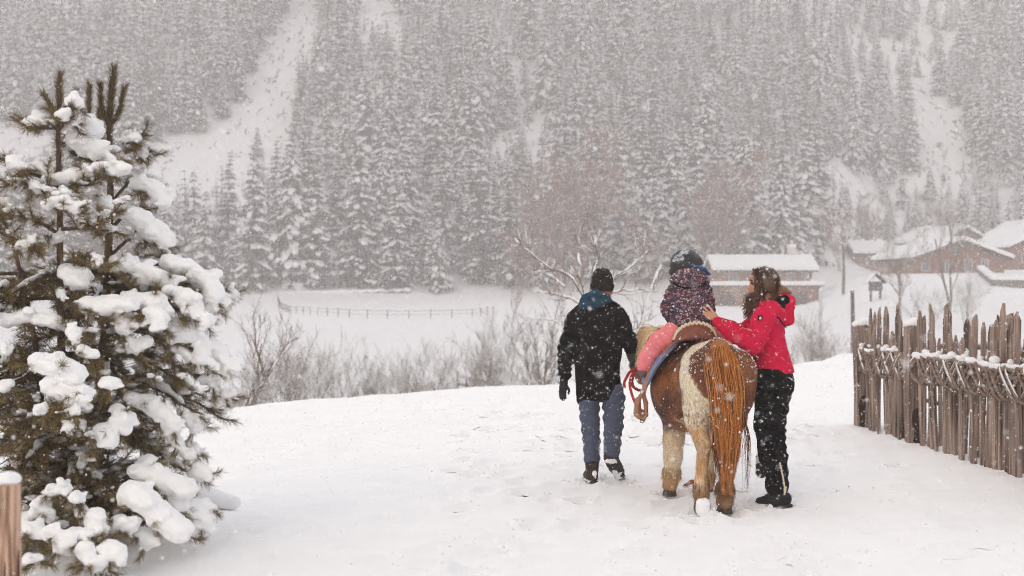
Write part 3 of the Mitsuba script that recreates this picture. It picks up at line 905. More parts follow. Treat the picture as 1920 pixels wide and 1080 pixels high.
_g = np.random.default_rng(8)
BUSH_LABEL, BUSH_GROUP = 'leafless brown bush with snow on its twigs growing beyond the crest of the bank', 'bushes beyond the crest'
for px, d, s, k in [(505, 26, 0.8, 1), (535, 28, 0.85, 0), (560, 30, 0.95, 0), (622, 31, 0.85, 0), (672, 33, 0.85, 3), (725, 32, 0.95, 1), (775, 33, 0.8, 3), (800, 35, 1.0, 1), (825, 36, 0.9, 3),
                    (905, 38, 1.1, 0), (928, 39, 1.25, 3), (945, 36, 1.0, 1), (1075, 39, 1.0, 1), (1185, 40, 0.9, 1), (1215, 43, 1.1, 3), (470, 25, 0.7, 1), ]:
    plant('bush', 'bush', BUSH_LABEL, k, px, d, s, float(_g.uniform(0, 360)), BUSH_GROUP)
BUSH2, BUSH2_GROUP = 'pale snow-covered bush standing between the woman and the picket fence', 'bushes left of the picket fence'
for px, d, s, k in [(1502, 41, 0.7, 1), (1518, 44, 0.85, 3), (1552, 47, 0.85, 0), (1572, 44, 0.7, 1)]:
    plant('bush', 'bush', BUSH2, k, px, d, s, float(_g.uniform(0, 360)), BUSH2_GROUP)
plant('slender_tree', 'tree', 'slim upright bare tree with a straight trunk in the middle of the bushes', 2, 700, 33, 0.62, 10)
plant('slender_tree', 'tree', 'slim bare tree rising just left of the man, first of a pair', 2, 1008, 38, 1.05, 60)
plant('slender_tree', 'tree', 'slim bare tree nearest to the man, second of a pair', 2, 1021, 39, 1.1, 200)
plant('slender_tree', 'tree', 'thin bare tree standing in front of the largest chalet', 2, 1780, 105, 2.9, 120)
plant('slender_tree', 'tree', 'thin bare tree among the snowy hollows left of the largest chalet', 2, 1690, 95, 2.0, 250)
plant('bush', 'bush', 'rounded bare bush beside the thin tree in front of the largest chalet', 0, 1812, 90, 1.4, 20)
plant('bush', 'bush', 'low snowy bush in the hollow behind the picket fence', 1, 1735, 92, 1.5, 90)
for (px, py, d, s, lab) in [(1042, 0, 186, 5.2, 'tall brown leafless larch at the forest edge just left of the man'), (1078, 0, 187, 4.2, 'brown leafless larch standing at the forest edge right behind the head of the man'), (1012, 0, 187, 4.0, 'brown leafless larch left of the tallest larch at the forest edge'), (1330, 0, 192, 3.8, 'brown leafless larch rising behind the long house'), (1362, 0, 193, 4.3, 'taller leafless larch right of the long house'),
                            (1225, 0, 188, 2.4, 'bare brown larch left of the child against the spruces'), (975, 0, 185, 2.5, 'small leafless larch at the edge of the meadow'), (1640, 0, 226, 2.4, 'leafless larch behind the small chalet'), (1575, 0, 200, 2.4, 'leafless larch between the long house and the small chalet')]:
    plant('larch', 'larch', lab, 4, px, d, s * 1.5, px % 360)

# forked bare tree beside the pine
tw, sn = bare(411, 3.6, 0.06, stems=1, depth=4, kids=(2, 4), snow=0.3, upward=0.30, gnarl=0.12, min_r=0.004)
t_ = thing('bare_tree', 'forked leafless tree leaning out beside the snow-laden pine', 'tree')
P_ = at(436, 600, 25)
m_ = T().translate([P_[0], P_[1], ground(P_[0], P_[1])]).rotate([0, 0, 1], 30).scale(0.85)
scene[f'{t_}__branches'] = {**mikit.ply(tw, 'twig_brown'), 'to_world': m_}
scene[f'{t_}__snow'] = {**mikit.ply(sn, 'tree_snow'), 'to_world': m_}
labels[f'{t_}__snow'] = {'kind': 'stuff'}

# spreading orchard tree behind the man
t_ = thing('orchard_tree', 'spreading leafless orchard tree with snow lines on its boughs behind the man', 'tree')
g_ = np.random.default_rng(77)
br_, sn_ = MB(), MB()


def bough(pts, r0, r1, snow, twigs, d):
    P = spline([at(px, py, d + dd) for px, py, dd in pts], 14)
    P = P + g_.normal(0, 0.012, P.shape)
    R = np.linspace(r0, r1, len(P))
    br_.tube(P, R, 6)
    if snow:
        for i in range(1, len(P) - 1):
            if g_.random() < snow:
                seg = P[i - 1:i + 2] + [0, 0, 0.016]
                sn_.tube(seg + [0, 0, R[i] * 0.7], np.array([0.45, 1.0, 0.5]) * (0.011 + g_.random() ** 2 * 0.018), 6)
    for _ in range(twigs):
        t = g_.uniform(0.25, 1.0)
        i = min(len(P) - 2, int(t * (len(P) - 1)))
        ax = unit(P[i + 1] - P[i])
        side = unit(np.cross(ax, g_.normal(0, 1, 3)))
        q = [P[i]]
        v = unit(ax * 0.7 + side * 0.7 + [0, 0, 0.25])
        L = g_.uniform(0.18, 0.6)
        for k in range(3):
            v = unit(v + g_.normal(0, 0.18, 3) + [0, 0, 0.1])
            q.append(q[-1] + v * L / 3)
        br_.tube(q, np.linspace(0.0075, 0.0035, 4), 3, cap=False)
        for k in range(2):
            j = g_.integers(1, 4)
            w = unit(v + g_.normal(0, 0.7, 3))
            br_.tube([q[j], q[j] + w * L * 0.3, q[j] + w * L * 0.5 + [0, 0, 0.03]], [0.005, 0.004, 0.003], 3, cap=False)
        if g_.random() < 0.55:
            sn_.tube(np.array(q[1:]) + [0, 0, 0.012], np.array([0.006, 0.009, 0.004]), 5)


_D = 26.0
bough([(1108, 760, 0), (1106, 660, 0.05), (1103, 560, 0)], 0.0465, 0.0400, 0, 0, _D)
bough([(1103, 590, 0), (1090, 535, 0.1), (1084, 480, 0.2), (1089, 425, 0.1)], 0.0186, 0.0056, 0.25, 10, _D)
bough([(1103, 575, 0), (1070, 520, -.1), (1030, 503, -.2), (985, 468, -.3), (962, 450, -.3)], 0.0186, 0.0048, 0.45, 12, _D)
bough([(1103, 585, 0), (1070, 560, 0), (1035, 552, .1), (1005, 545, .2)], 0.0161, 0.0048, 0.75, 9, _D)
bough([(1060, 538, -.1), (1030, 518, 0), (1000, 505, .1)], 0.0099, 0.0040, 0.7, 5, _D)
bough([(1104, 580, 0), (1140, 535, .1), (1170, 510, .1), (1200, 485, .2), (1214, 470, .2)], 0.0186, 0.0048, 0.85, 11, _D)
bough([(1104, 590, 0), (1145, 553, -.1), (1185, 545, -.1), (1232, 547, -.1)], 0.0161, 0.0048, 0.85, 10, _D)
bough([(1104, 575, 0), (1112, 510, .2), (1125, 480, .2), (1108, 455, .3)], 0.0136, 0.0040, 0.3, 9, _D)
bough([(1106, 640, 0), (1150, 610, .2), (1190, 620, .2), (1205, 590, .2), (1222, 540, .3), (1240, 500, .3)], 0.0136, 0.0048, 0.35, 9, _D)
bough([(1106, 640, 0), (1060, 615, .2), (1030, 600, .2), (985, 595, .3)], 0.0112, 0.0040, 0.5, 8, _D)
bough([(1195, 612, .2), (1215, 600, .2), (1250, 580, .1)], 0.0062, 0.0032, 0.3, 4, _D)
part('branches', t_, br_.mesh(), 'twig_brown')
part('snow', t_, sn_.mesh(), 'tree_snow', kind='stuff')
# ------------------------------------------------------------------ woven picket fence and the post at the left
def weathered(dark, pale):
    def fn(p, n, uv):
        grain = fbm(p.x * 55, p.y * 55, p.z * 2.2, 4)
        big = noise(p.x * 6, p.y * 6, p.z * 1.5)
        return mix(dark, pale, smoothstep(0.25, 0.75, 0.7 * grain + 0.3 * big))
    return proc(fn)


scene['old_wood_flat'] = {'type': 'principled', 'base_color': weathered([0.06, 0.036, 0.026], [0.40, 0.30, 0.25]), 'roughness': 0.85, 'specular': 0.2}
scene['old_wood'] = {'type': 'bumpmap', 'bsdf': {'type': 'ref', 'id': 'old_wood_flat'}, 'scale': 0.006, 'arbitrary': proc(lambda p, n, uv: fbm(p.x * 70, p.y * 70, p.z * 2.5, 3), eps=2e-3)}
scene['withe_bark'] = {'type': 'principled', 'base_color': proc(lambda p, n, uv: mix([0.10, 0.065, 0.048], [0.36, 0.26, 0.20], fbm(p.x * 30, p.y * 30, p.z * 30, 3))), 'roughness': 0.75}
scene['dark_moss'] = {'type': 'diffuse', 'reflectance': proc(lambda p, n, uv: mix([0.012, 0.010, 0.008], [0.06, 0.035, 0.02], fbm(p.x * 60, p.y * 60, p.z * 60, 3)))}

fence_ = thing('picket_fence', 'weathered picket fence with woven withes and a dusting of snow', 'fence')
g_ = np.random.default_rng(52)
line_ = lambda y: float(np.interp(y, PICKET_LINE[::-1, 1], PICKET_LINE[::-1, 0]))


def stake(x, y, z0, z1, w, th, lean, tip, twist, seed):
    """A split stake, width w along the fence (y), tapering to an uneven point."""
    g = np.random.default_rng(seed)
    zs = np.r_[z0, np.linspace(z0 + 0.25, z1 - tip, 4), z1 - tip * 0.5, z1]
    ring = np.array([[-0.5, -0.5], [0.0, -0.62], [0.5, -0.42], [0.5, 0.5], [0.05, 0.56], [-0.5, 0.45]]) * g.uniform(0.8, 1.15, (6, 1))
    v = []
    for i, z in enumerate(zs):
        q = (z - z0) / (z1 - z0)
        sc = 1.0 if i < 5 else (0.72 if i == 5 else 0.22)
        r = ring * [w * sc, th * (sc * 0.7 + 0.3)]
        a = twist * q
        r = r @ np.array([[math.cos(a), -math.sin(a)], [math.sin(a), math.cos(a)]])
        off = np.array([lean[0] * q + g.normal(0, 0.004), lean[1] * q + g.normal(0, 0.004)])
        sh = w * 0.25 * (g.random() - 0.5) if i >= 5 else 0
        v.append(np.c_[x + r[:, 1] + off[0], y + r[:, 0] + off[1] + sh, np.full(6, z) + g.normal(0, 0.006, 6) * (i == 6)])
    n = len(zs)
    f = []
    for i in range(n - 1):
        for j in range(6):
            a, b = i * 6 + j, i * 6 + (j + 1) % 6
            f += [[a, b, b + 6], [a, b + 6, a + 6]]
    t = (n - 1) * 6
    f += [[t, t + 1, t + 2], [t, t + 2, t + 3], [t, t + 3, t + 4], [t, t + 4, t + 5]]
    return flipcheck(np.vstack(v), np.array(f))


WEAVE = 0.86
y_ = 16.15
spots_ = []
while y_ > 9.2:
    x_ = line_(y_)
    if not (14.25 < y_ < 14.62):
        spots_.append((x_, y_))
        gz = ground(x_, y_)
        hgt = g_.choice([g_.uniform(1.08, 1.22), g_.uniform(1.22, 1.38), g_.uniform(1.38, 1.5)], p=[0.3, 0.44, 0.26])
        w_ = g_.uniform(0.05, 0.085) if y_ > 14.4 else g_.uniform(0.055, 0.115)
        part('picket', fence_, stake(x_ + g_.normal(0, 0.022), y_, gz - 0.25, hgt, w_, g_.uniform(0.028, 0.045), (g_.normal(0, 0.025), g_.normal(0, 0.022)), g_.uniform(0.05, 0.15), g_.normal(0, 0.25), int(g_.integers(1e6))), 'old_wood', smooth=35)
    y_ -= g_.uniform(0.078, 0.122) if y_ > 14.4 else g_.uniform(0.09, 0.155)
# second, sparser row behind the withes
y_ = 16.0
while y_ > 9.2:
    x_ = line_(y_) + 0.13
    hgt = g_.uniform(1.05, 1.5)
    part('picket', fence_, stake(x_ + g_.normal(0, 0.02), y_, ground(x_, y_) - 0.2, hgt, g_.uniform(0.05, 0.08), 0.035, (g_.normal(0, 0.03), g_.normal(0, 0.03)), g_.uniform(0.06, 0.16), g_.normal(0, 0.3), int(g_.integers(1e6))), 'old_wood', smooth=35)
    y_ -= g_.uniform(0.16, 0.42)
# posts
for (yy, xo, top, w_, lab) in ((16.32, 0.0, 1.22, 0.135, 'thick split end post with snow on top'), (14.43, -0.02, 1.25, 0.15, 'thick split post with a slanting cushion of snow'), (11.05, -0.02, 1.25, 0.15, None), (9.0, -0.02, 1.25, 0.15, None)):
    x_ = line_(yy) + xo
    gz = ground(x_, yy)
    v, f = stake(x_, yy, gz - 0.3, top + 0.02, w_ * 1.3, w_, (0.0, 0.02), 0.03, 0.1, int(yy * 100))
    k_ = part('post', fence_, (v, f), 'old_wood', smooth=35, label=lab)
    part('snow_cap', k_, body([rc([x_ - 0.03, yy + 0.02, top + 0.015], [x_ + 0.03, yy - 0.02, top + 0.055], 0.075, 0.06, flat=([0, 0, 1], 0.55)), rc([x_, yy, top + 0.01], [x_ + 0.03, yy + 0.03, top + 0.03], 0.06, flat=([0, 0, 1], 0.6))], 0.03, 0.012, folds(0.01, 12, 3)), 'snow', smooth=True)
    if lab:
        moss = body([rc([x_ + 0.02, yy - 0.10, gz + 0.03], [x_ + 0.0, yy - 0.13, gz + 0.30], 0.06, 0.05)], 0.02, 0.014, folds(0.035, 22, 4))
        part('moss', k_, moss, 'dark_moss', smooth=False)
# rails behind and in front, with snow along them
for (xo, zz, rr, y0, y1) in ((-0.045, WEAVE + 0.07, 0.02, 16.3, 14.5), (-0.045, WEAVE + 0.07, 0.022, 14.4, 9.0), (0.06, WEAVE + 0.10, 0.022, 16.3, 9.0), (-0.05, WEAVE + 0.0, 0.016, 16.2, 9.0), (0.2, WEAVE + 0.20, 0.022, 14.2, 9.0), (0.19, 0.45, 0.025, 16.0, 9.0)):
    n_ = int((y0 - y1) * 7)
    P = np.array([[line_(y) + xo + g_.normal(0, 0.006), y, zz + g_.normal(0, 0.010) + 0.012 * math.sin(y * 3)] for y in np.linspace(y0, y1, n_)])
    k_ = part('rail', fence_, MB().tube(P, rr * (1 + 0.12 * g_.normal(0, 1, n_)), 6).mesh(), 'withe_bark', smooth=50)
    if zz > WEAVE + 0.05:
        sn_ = MB()
        i = 0
        while i < n_ - 3:
            m = int(g_.integers(2, 7))
            if g_.random() < (0.97 if xo < 0.1 else 0.7):
                seg = spline(P[i:min(i + m + 1, n_)], 3 * m) if len(P[i:min(i + m + 1, n_)]) > 1 else P[i:i + 2]
                q = np.linspace(0, 1, len(seg))
                r_ = (0.022 + 0.020 * g_.random()) * np.sqrt(np.clip(4 * q * (1 - q), 0.05, 1)) * (1 + 0.25 * g_.normal(0, 1, len(seg)))
                sn_.tube(seg + [0, 0, rr + 0.008], np.clip(r_, 0.005, 0.06), 7)
            i += m
        part('snow', k_, sn_.mesh(), 'snow', smooth=60, kind='stuff')
# bent withes: each loops slantwise round two pickets, crossing its neighbour
for i in range(0, len(spots_) - 2):
    (xa, ya), (xb, yb) = spots_[i], spots_[i + 2]
    if ya - yb > 0.6 or i % 3 == 1:
        continue
    for s in (1, -1):
        y0, y1 = (ya + 0.05, yb - 0.05) if s > 0 else (yb - 0.05, ya + 0.05)
        zo = g_.normal(0, 0.012)
        xf = lambda y, o: line_(y) + o
        dpt = -0.052 if s > 0 else -0.066
        pts = [[xf(y0, 0.02), y0, WEAVE - 0.19 + zo], [xf(y0, dpt), lerp(y0, y1, 0.02), WEAVE - 0.18 + zo], [xf(y0, dpt - 0.012), lerp(y0, y1, 0.35), WEAVE - 0.11 + zo], [xf(y0, dpt - 0.012), lerp(y0, y1, 0.75), WEAVE - 0.005 + zo],
               [xf(y1, dpt), y1, WEAVE + 0.075 + zo], [xf(y1, 0.0), lerp(y0, y1, 1.1), WEAVE + 0.10 + zo], [xf(y1, 0.075), y1, WEAVE + 0.05 + zo]]
        P = spline(pts, 13)
        rr = g_.uniform(0.012, 0.017)
        k_ = part('withe', fence_, MB().tube(P, rr, 5).mesh(), 'withe_bark', smooth=60)
        if g_.random() < 0.4:
            seg = P[3:9]
            part('snow', k_, MB().tube(seg + [-0.002, 0, rr * 1.1], np.array([0.25, 0.8, 1, 1.0, 0.85, 0.3]) * rr * g_.uniform(0.5, 0.9), 5).mesh(), 'snow', smooth=60)
# cushions of snow on some picket tops and at the knots
for i in range(0, len(spots_), 3):
    x_, yy = spots_[i]
    if g_.random() < 0.75:
        s_ = g_.uniform(0.6, 1.15)
        part('snow_cushion', fence_, body([rc([x_ - 0.05, yy - 0.03 * s_, WEAVE + 0.13], [x_ - 0.03, yy + 0.03 * s_, WEAVE + 0.135], 0.038 * s_, flat=([0, 0, 1], 0.75))], 0.02, 0.010, folds(0.008, 20, i)), 'snow', smooth=True)

# round post at the lower left corner
t_ = thing('fence_post', 'weathered wooden post with a snow cap standing before the pine', 'post')
P_ = at(8, 905, 4.55)
g2 = ground(P_[0], P_[1])
mb_ = MB()
zz = np.linspace(g2 - 0.3, P_[2] - 0.005, 12)
v, f = None, None
ang = np.arange(22) * 2 * np.pi / 22
rad = 0.050 * (1 + 0.06 * np.sin(5 * ang) + 0.05 * np.sin(9 * ang + 1) - 0.10 * (np.abs(ang - 4.3) < 0.2) - 0.08 * (np.abs(ang - 5.2) < 0.2))
rings = [np.c_[P_[0] + rad * np.cos(ang) * (1 + 0.03 * math.sin(3 * z)), P_[1] + rad * np.sin(ang), np.full(22, z)] for z in zz]
v = np.vstack(rings + [[P_[0], P_[1], zz[-1]]])
f = []
for i in range(11):
    for j in range(22):
        a, b = i * 22 + j, i * 22 + (j + 1) % 22
        f += [[a, b, b + 22], [a, b + 22, a + 22]]
f += [[242 + j, 242 + (j + 1) % 22, 264] for j in range(22)]
scene['pale_wood_flat'] = {'type': 'principled', 'base_color': proc(lambda p, n, uv: mix(mix([0.22, 0.12, 0.08], [0.60, 0.41, 0.30], smoothstep(0.36, 0.62, fbm(p.x * 75, p.y * 75, p.z * 3.5, 4))), [0.05, 0.03, 0.022], smoothstep(0.66, 0.74, noise(p.x * 110, p.y * 110, p.z * 5.0)))), 'roughness': 0.8, 'specular': 0.2}
scene['pale_wood'] = {'type': 'bumpmap', 'bsdf': {'type': 'ref', 'id': 'pale_wood_flat'}, 'scale': 0.004, 'arbitrary': proc(lambda p, n, uv: fbm(p.x * 70, p.y * 70, p.z * 2.5, 3), eps=2e-3)}
part('stake', t_, (v, np.array(f)), 'pale_wood', smooth=40)
part('snow_cap', t_, body([rc(P_ + [-0.012, 0, 0.006], P_ + [0.012, 0, 0.012], 0.043, flat=([0, 0, 1], 0.55))], 0.02, 0.006, folds(0.008, 25, 2)), 'snow', smooth=True)
# ------------------------------------------------------------------ the snow-laden pine at the left
scene['pine_needles'] = {'type': 'twosided', 'bsdf': {'type': 'principled', 'base_color': {'type': 'mesh_attribute', 'name': 'vertex_color'}, 'roughness': 0.55, 'specular': 0.35}}
scene['pine_bark'] = {'type': 'principled', 'base_color': proc(lambda p, n, uv: mix([0.035, 0.022, 0.015], [0.14, 0.085, 0.055], fbm(p.x * 40, p.y * 40, p.z * 18, 3))), 'roughness': 0.85}
scene['clump_snow'] = {'type': 'bumpmap', 'bsdf': {'type': 'ref', 'id': 'snow'}, 'scale': 1.0, 'arbitrary': proc(lambda p, n, uv: 0.010 * fbm(p.x * 22, p.y * 22, p.z * 22, 3), eps=3e-3)}

pine_ = thing('pine_tree', 'bushy young pine bent under thick clumps of snow at the left', 'pine tree')
g_ = np.random.default_rng(5)
ND_V, ND_C = [], []


def needles(pts, dens, ln, spread=0.75, tone=0.5):
    """Needles round a shoot along pts: dens per metre, length ln, leaning forward."""
    P = np.asarray(pts, float)
    seg = np.linalg.norm(np.diff(P, axis=0), axis=1)
    n = max(6, int(dens * seg.sum()))
    s = g_.random(n) * seg.sum()
    c = np.r_[0, np.cumsum(seg)]
    base = np.stack([np.interp(s, c, P[:, k]) for k in range(3)], 1)
    i = np.clip(np.searchsorted(c, s) - 1, 0, len(seg) - 1)
    ax = unit(np.diff(P, axis=0))[i]
    r = g_.normal(0, 1, (n, 3))
    r = unit(r - (r * ax).sum(1, keepdims=True) * ax)
    a = spread * g_.uniform(0.55, 1.25, n)
    d = unit(ax * np.cos(a)[:, None] + r * np.sin(a)[:, None] + [0, 0, -0.10])
    L = ln * g_.uniform(0.7, 1.2, n)
    w = unit(np.cross(d, g_.normal(0, 1, (n, 3)))) * 0.0013
    tip = base + d * L[:, None]
    mid = base + d * (0.6 * L)[:, None] + [0, 0, -0.002]
    v = np.stack([base - w, base + w, mid + w * 0.9, tip, mid - w * 0.9], 1)
    ND_V.append(v)
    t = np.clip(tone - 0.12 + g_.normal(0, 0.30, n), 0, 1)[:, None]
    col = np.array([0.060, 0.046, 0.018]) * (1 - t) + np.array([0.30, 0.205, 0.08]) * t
    ND_C.append(np.repeat(col[:, None], 5, 1))


def shoot(p, d, L, r=0.006, tone=0.5, ln=0.066, dens=500, spread=0.75):
    q = [p]
    v = unit(d)
    for k in range(3):
        v = unit(v + g_.normal(0, 0.10, 3) + [0, 0, 0.06])
        q.append(q[-1] + v * L / 3)
    WD.tube(q, [r, r * 0.9, r * 0.75, r * 0.5], 4, cap=False)
    needles(q, dens, ln, spread, tone)
    return q


WD, RIDGE = MB(), MB()
# three stems from one root
STEMS = [spline([at(125, 1070, 8.15), at(118, 760, 8.15), at(113, 560, 8.1), at(112, 400, 8.1), at(109, 240, 8.05), at(112, 150, 8.05)], 26),
         spline([at(165, 1070, 8.5), at(190, 760, 8.5), at(200, 540, 8.5), at(207, 360, 8.5), at(205, 230, 8.5), at(209, 135, 8.5)], 26),
         spline([at(100, 1060, 8.3), at(75, 720, 8.25), at(52, 570, 8.2), at(28, 470, 8.15), at(12, 380, 8.15)], 20)]
for S_, r0 in zip(STEMS, (0.030, 0.038, 0.02)):
    part('trunk', pine_, MB().tube(S_, np.linspace(r0, 0.009, len(S_)), 9).mesh(), 'pine_bark', smooth=50)
TIPS = []
needles(STEMS[0][17:], 900, 0.06, 0.7, 0.5)
needles(STEMS[1][18:], 900, 0.055, 0.7, 0.35)


def pine_bough(P, r, side_len, n_side, tone, droop=0.0):
    """A bough along P with side shoots; needles on the outer part."""
    P = np.asarray(P, float)
    n = len(P)
    WD.tube(P, np.linspace(r, 0.006, n), 5, cap=False)
    needles(P[int(n * 0.4):], 620, 0.062, 0.8, tone)
    for k in range(n_side):
        t = 0.30 + 0.68 * (k + g_.random()) / n_side
        i = min(n - 2, int(t * (n - 1)))
        ax = unit(P[i + 1] - P[i])
        s = unit(np.cross(ax, [0, 0, 1.0])) * (1 if k % 2 else -1)
        d = ax * 0.75 + s * g_.uniform(0.5, 0.9) + [0, 0, g_.uniform(-0.25, 0.35)]
        L = side_len * g_.uniform(0.6, 1.2) * (1.15 - 0.5 * t)
        q = shoot(P[i], d, L, 0.0055, tone)
        if g_.random() < 0.55:
            shoot(q[1], d + g_.normal(0, 0.5, 3), L * 0.6, 0.004, tone)
        TIPS.append(q[-2])
    a = int(n * 0.3)                                     # a ridge of snow along the top of the bough, broken here and there
    while a < n - 2:
        m = int(g_.integers(2, 6))
        if g_.random() < 0.62:
            seg = spline(P[a:min(a + m + 1, n)], 2 * m + 2)
            if len(seg) > 2:
                e = np.linspace(0, 1, len(seg))
                rr = (0.011 + 0.020 * g_.random()) * np.sqrt(np.clip(4 * e * (1 - e), 0.06, 1)) * (1 + 0.28 * g_.normal(0, 1, len(seg)))
                RIDGE.tube(seg + [0, 0, 0.016] + g_.normal(0, 0.005, seg.shape), np.clip(rr, 0.004, 0.04), 7)
        a += m
    q = shoot(P[-1], P[-1] - P[-2] + [0, 0, 0.01], side_len * 0.8, 0.005, tone)
    TIPS.append(q[-2])


def pb(pts, r=0.012, side=0.16, n=8, tone=0.55):
    pine_bough(spline([at(*p) for p in pts], 12), r, side, n, tone)


def leader(pts, ln=0.045, tone=0.35):
    P = spline([at(*p) for p in pts], 8)
    WD.tube(P, np.linspace(0.013, 0.008, 8), 6)
    needles(P, 2200, ln * 1.25, 0.52, tone + 0.1)


# leaders and whorls of the two tops, as in the photograph
leader([(112, 200, 8.05), (111, 165, 8.05), (112, 140, 8.05)])
leader([(108, 225, 8.05), (96, 200, 8.0), (82, 176, 8.0)])
leader([(112, 220, 8.05), (135, 200, 8.0), (142, 172, 8.0)], 0.04)
leader([(113, 228, 8.0), (126, 222, 7.95), (133, 200, 7.9)])
leader([(205, 262, 8.5), (207, 200, 8.5), (214, 128, 8.5)], 0.05, 0.25)
leader([(203, 232, 8.5), (192, 205, 8.48), (188, 160, 8.45)], 0.045, 0.25)
leader([(208, 235, 8.5), (224, 205, 8.5), (233, 165, 8.5)], 0.045, 0.25)
leader([(170, 262, 8.4), (167, 210, 8.4), (168, 160, 8.4)], 0.045, 0.25)
leader([(190, 275, 8.45), (188, 240, 8.45), (187, 208, 8.45)], 0.04, 0.3)
pb([(110, 240, 8.05), (80, 240, 7.95), (40, 232, 7.9)], 0.010, 0.09, 4)
pb([(110, 245, 8.05), (85, 228, 8.1), (40, 222, 8.2)], 0.009, 0.08, 3)
pb([(110, 245, 8.05), (130, 225, 8.0), (150, 250, 7.9)], 0.010, 0.08, 3)
pb([(205, 310, 8.5), (240, 275, 8.45), (268, 250, 8.4)], 0.011, 0.10, 5, 0.3)
pb([(205, 305, 8.5), (245, 283, 8.5), (288, 292, 8.5)], 0.011, 0.09, 5, 0.3)
pb([(205, 310, 8.5), (180, 275, 8.4), (172, 270, 8.4)], 0.010, 0.10, 4, 0.3)
pb([(205, 320, 8.5), (165, 300, 8.4), (135, 288, 8.35)], 0.011, 0.10, 5, 0.35)
pb([(113, 345, 8.1), (60, 325, 8.0), (10, 300, 7.95), (-40, 290, 7.9)], 0.013, 0.14, 9)
pb([(113, 350, 8.1), (65, 345, 7.9), (15, 345, 7.8)], 0.012, 0.14, 8)
pb([(113, 350, 8.1), (150, 345, 7.95), (205, 325, 7.9)], 0.012, 0.13, 8)
pb([(113, 355, 8.1), (120, 365, 7.8), (118, 385, 7.6)], 0.012, 0.13, 8, 0.65)
pb([(205, 385, 8.5), (245, 345, 8.5), (295, 370, 8.5)], 0.012, 0.11, 6, 0.3)
pb([(205, 400, 8.5), (175, 395, 8.2), (160, 415, 8.0)], 0.012, 0.12, 6, 0.4)
pb([(205, 430, 8.5), (250, 400, 8.45), (305, 450, 8.4)], 0.014, 0.14, 8, 0.35)
pb([(205, 480, 8.5), (260, 440, 8.6), (312, 478, 8.7)], 0.012, 0.13, 8, 0.35)
pb([(112, 430, 8.1), (160, 425, 7.8), (210, 400, 7.7)], 0.013, 0.15, 9, 0.6)
pb([(112, 440, 8.1), (70, 415, 7.8), (20, 400, 7.7)], 0.013, 0.15, 9, 0.65)
pb([(28, 470, 8.15), (20, 440, 7.9), (8, 410, 7.9)], 0.010, 0.15, 8, 0.65)
pb([(28, 480, 8.15), (40, 455, 7.8), (60, 470, 7.7)], 0.010, 0.15, 8, 0.65)
pb([(200, 520, 8.5), (280, 490, 8.4), (360, 520, 8.35), (398, 560, 8.3)], 0.016, 0.15, 11, 0.35)
pb([(200, 560, 8.5), (300, 545, 8.5), (390, 550, 8.5), (432, 552, 8.5)], 0.014, 0.12, 9, 0.3)
pb([(200, 560, 8.5), (270, 530, 8.2), (330, 560, 8.0), (370, 600, 7.95)], 0.015, 0.15, 10, 0.35)
pb([(113, 500, 8.1), (150, 480, 7.8), (190, 500, 7.6)], 0.013, 0.15, 9, 0.6)
# procedural boughs fill the round body of the tree, drooping under the snow
RIGHT = ([480, 560, 650, 720, 800, 870, 950, 1040], [300, 400, 425, 425, 365, 355, 355, 230])
for k in range(150):
    py = g_.uniform(500, 1035)
    S_ = STEMS[(1, 0, 1, 2, 0, 1)[k % 6]]
    root = S_[np.argmin(np.abs(S_[:, 2] - at(100, py - 25, 8.3)[2]))]
    an = g_.uniform(-math.pi, math.pi) if k % 3 else g_.uniform(-2.9, -0.2)
    reach = (np.interp(py, *RIGHT) - 165) / FOCAL * 8.3
    dv = np.array([math.cos(an), math.sin(an), 0])
    L = reach * g_.uniform(0.72, 1.0) * (1.0 if dv[0] > -0.2 else 1.15)
    L = max(0.25, L - abs(root[0] - at(165, py, 8.3)[0]) * max(dv[0], 0) * 0.5)
    t = np.linspace(0, 1, 10)[:, None]
    z0 = root[2]
    P = root + dv * L * t + np.array([0, 0, 1.0]) * (0.10 * L * t - g_.uniform(0.25, 0.5) * L * t ** 2)
    gz = height(P[:, 0], P[:, 1])
    P[:, 2] = np.maximum(P[:, 2], gz + 0.05 + 0.1 * t[:, 0])
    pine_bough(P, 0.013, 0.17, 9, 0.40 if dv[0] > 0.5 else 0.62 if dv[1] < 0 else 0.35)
# bare dead twigs low inside
for k in range(40):
    S_ = STEMS[k % 2]
    root = S_[g_.integers(1, 9)]
    v = unit(g_.normal(0, 1, 3) * [1, 1, 0.4])
    if v[1] > 0.3:
        v[1] *= -1
    q = [root]
    for _ in range(4):
        v = unit(v + g_.normal(0, 0.3, 3) * [1, 1, 0.7])
        q.append(q[-1] + v * 0.15)
    WD.tube(q, [0.006, 0.005, 0.004, 0.003, 0.002], 4, cap=False)
CLUMP_SHOOTS = []


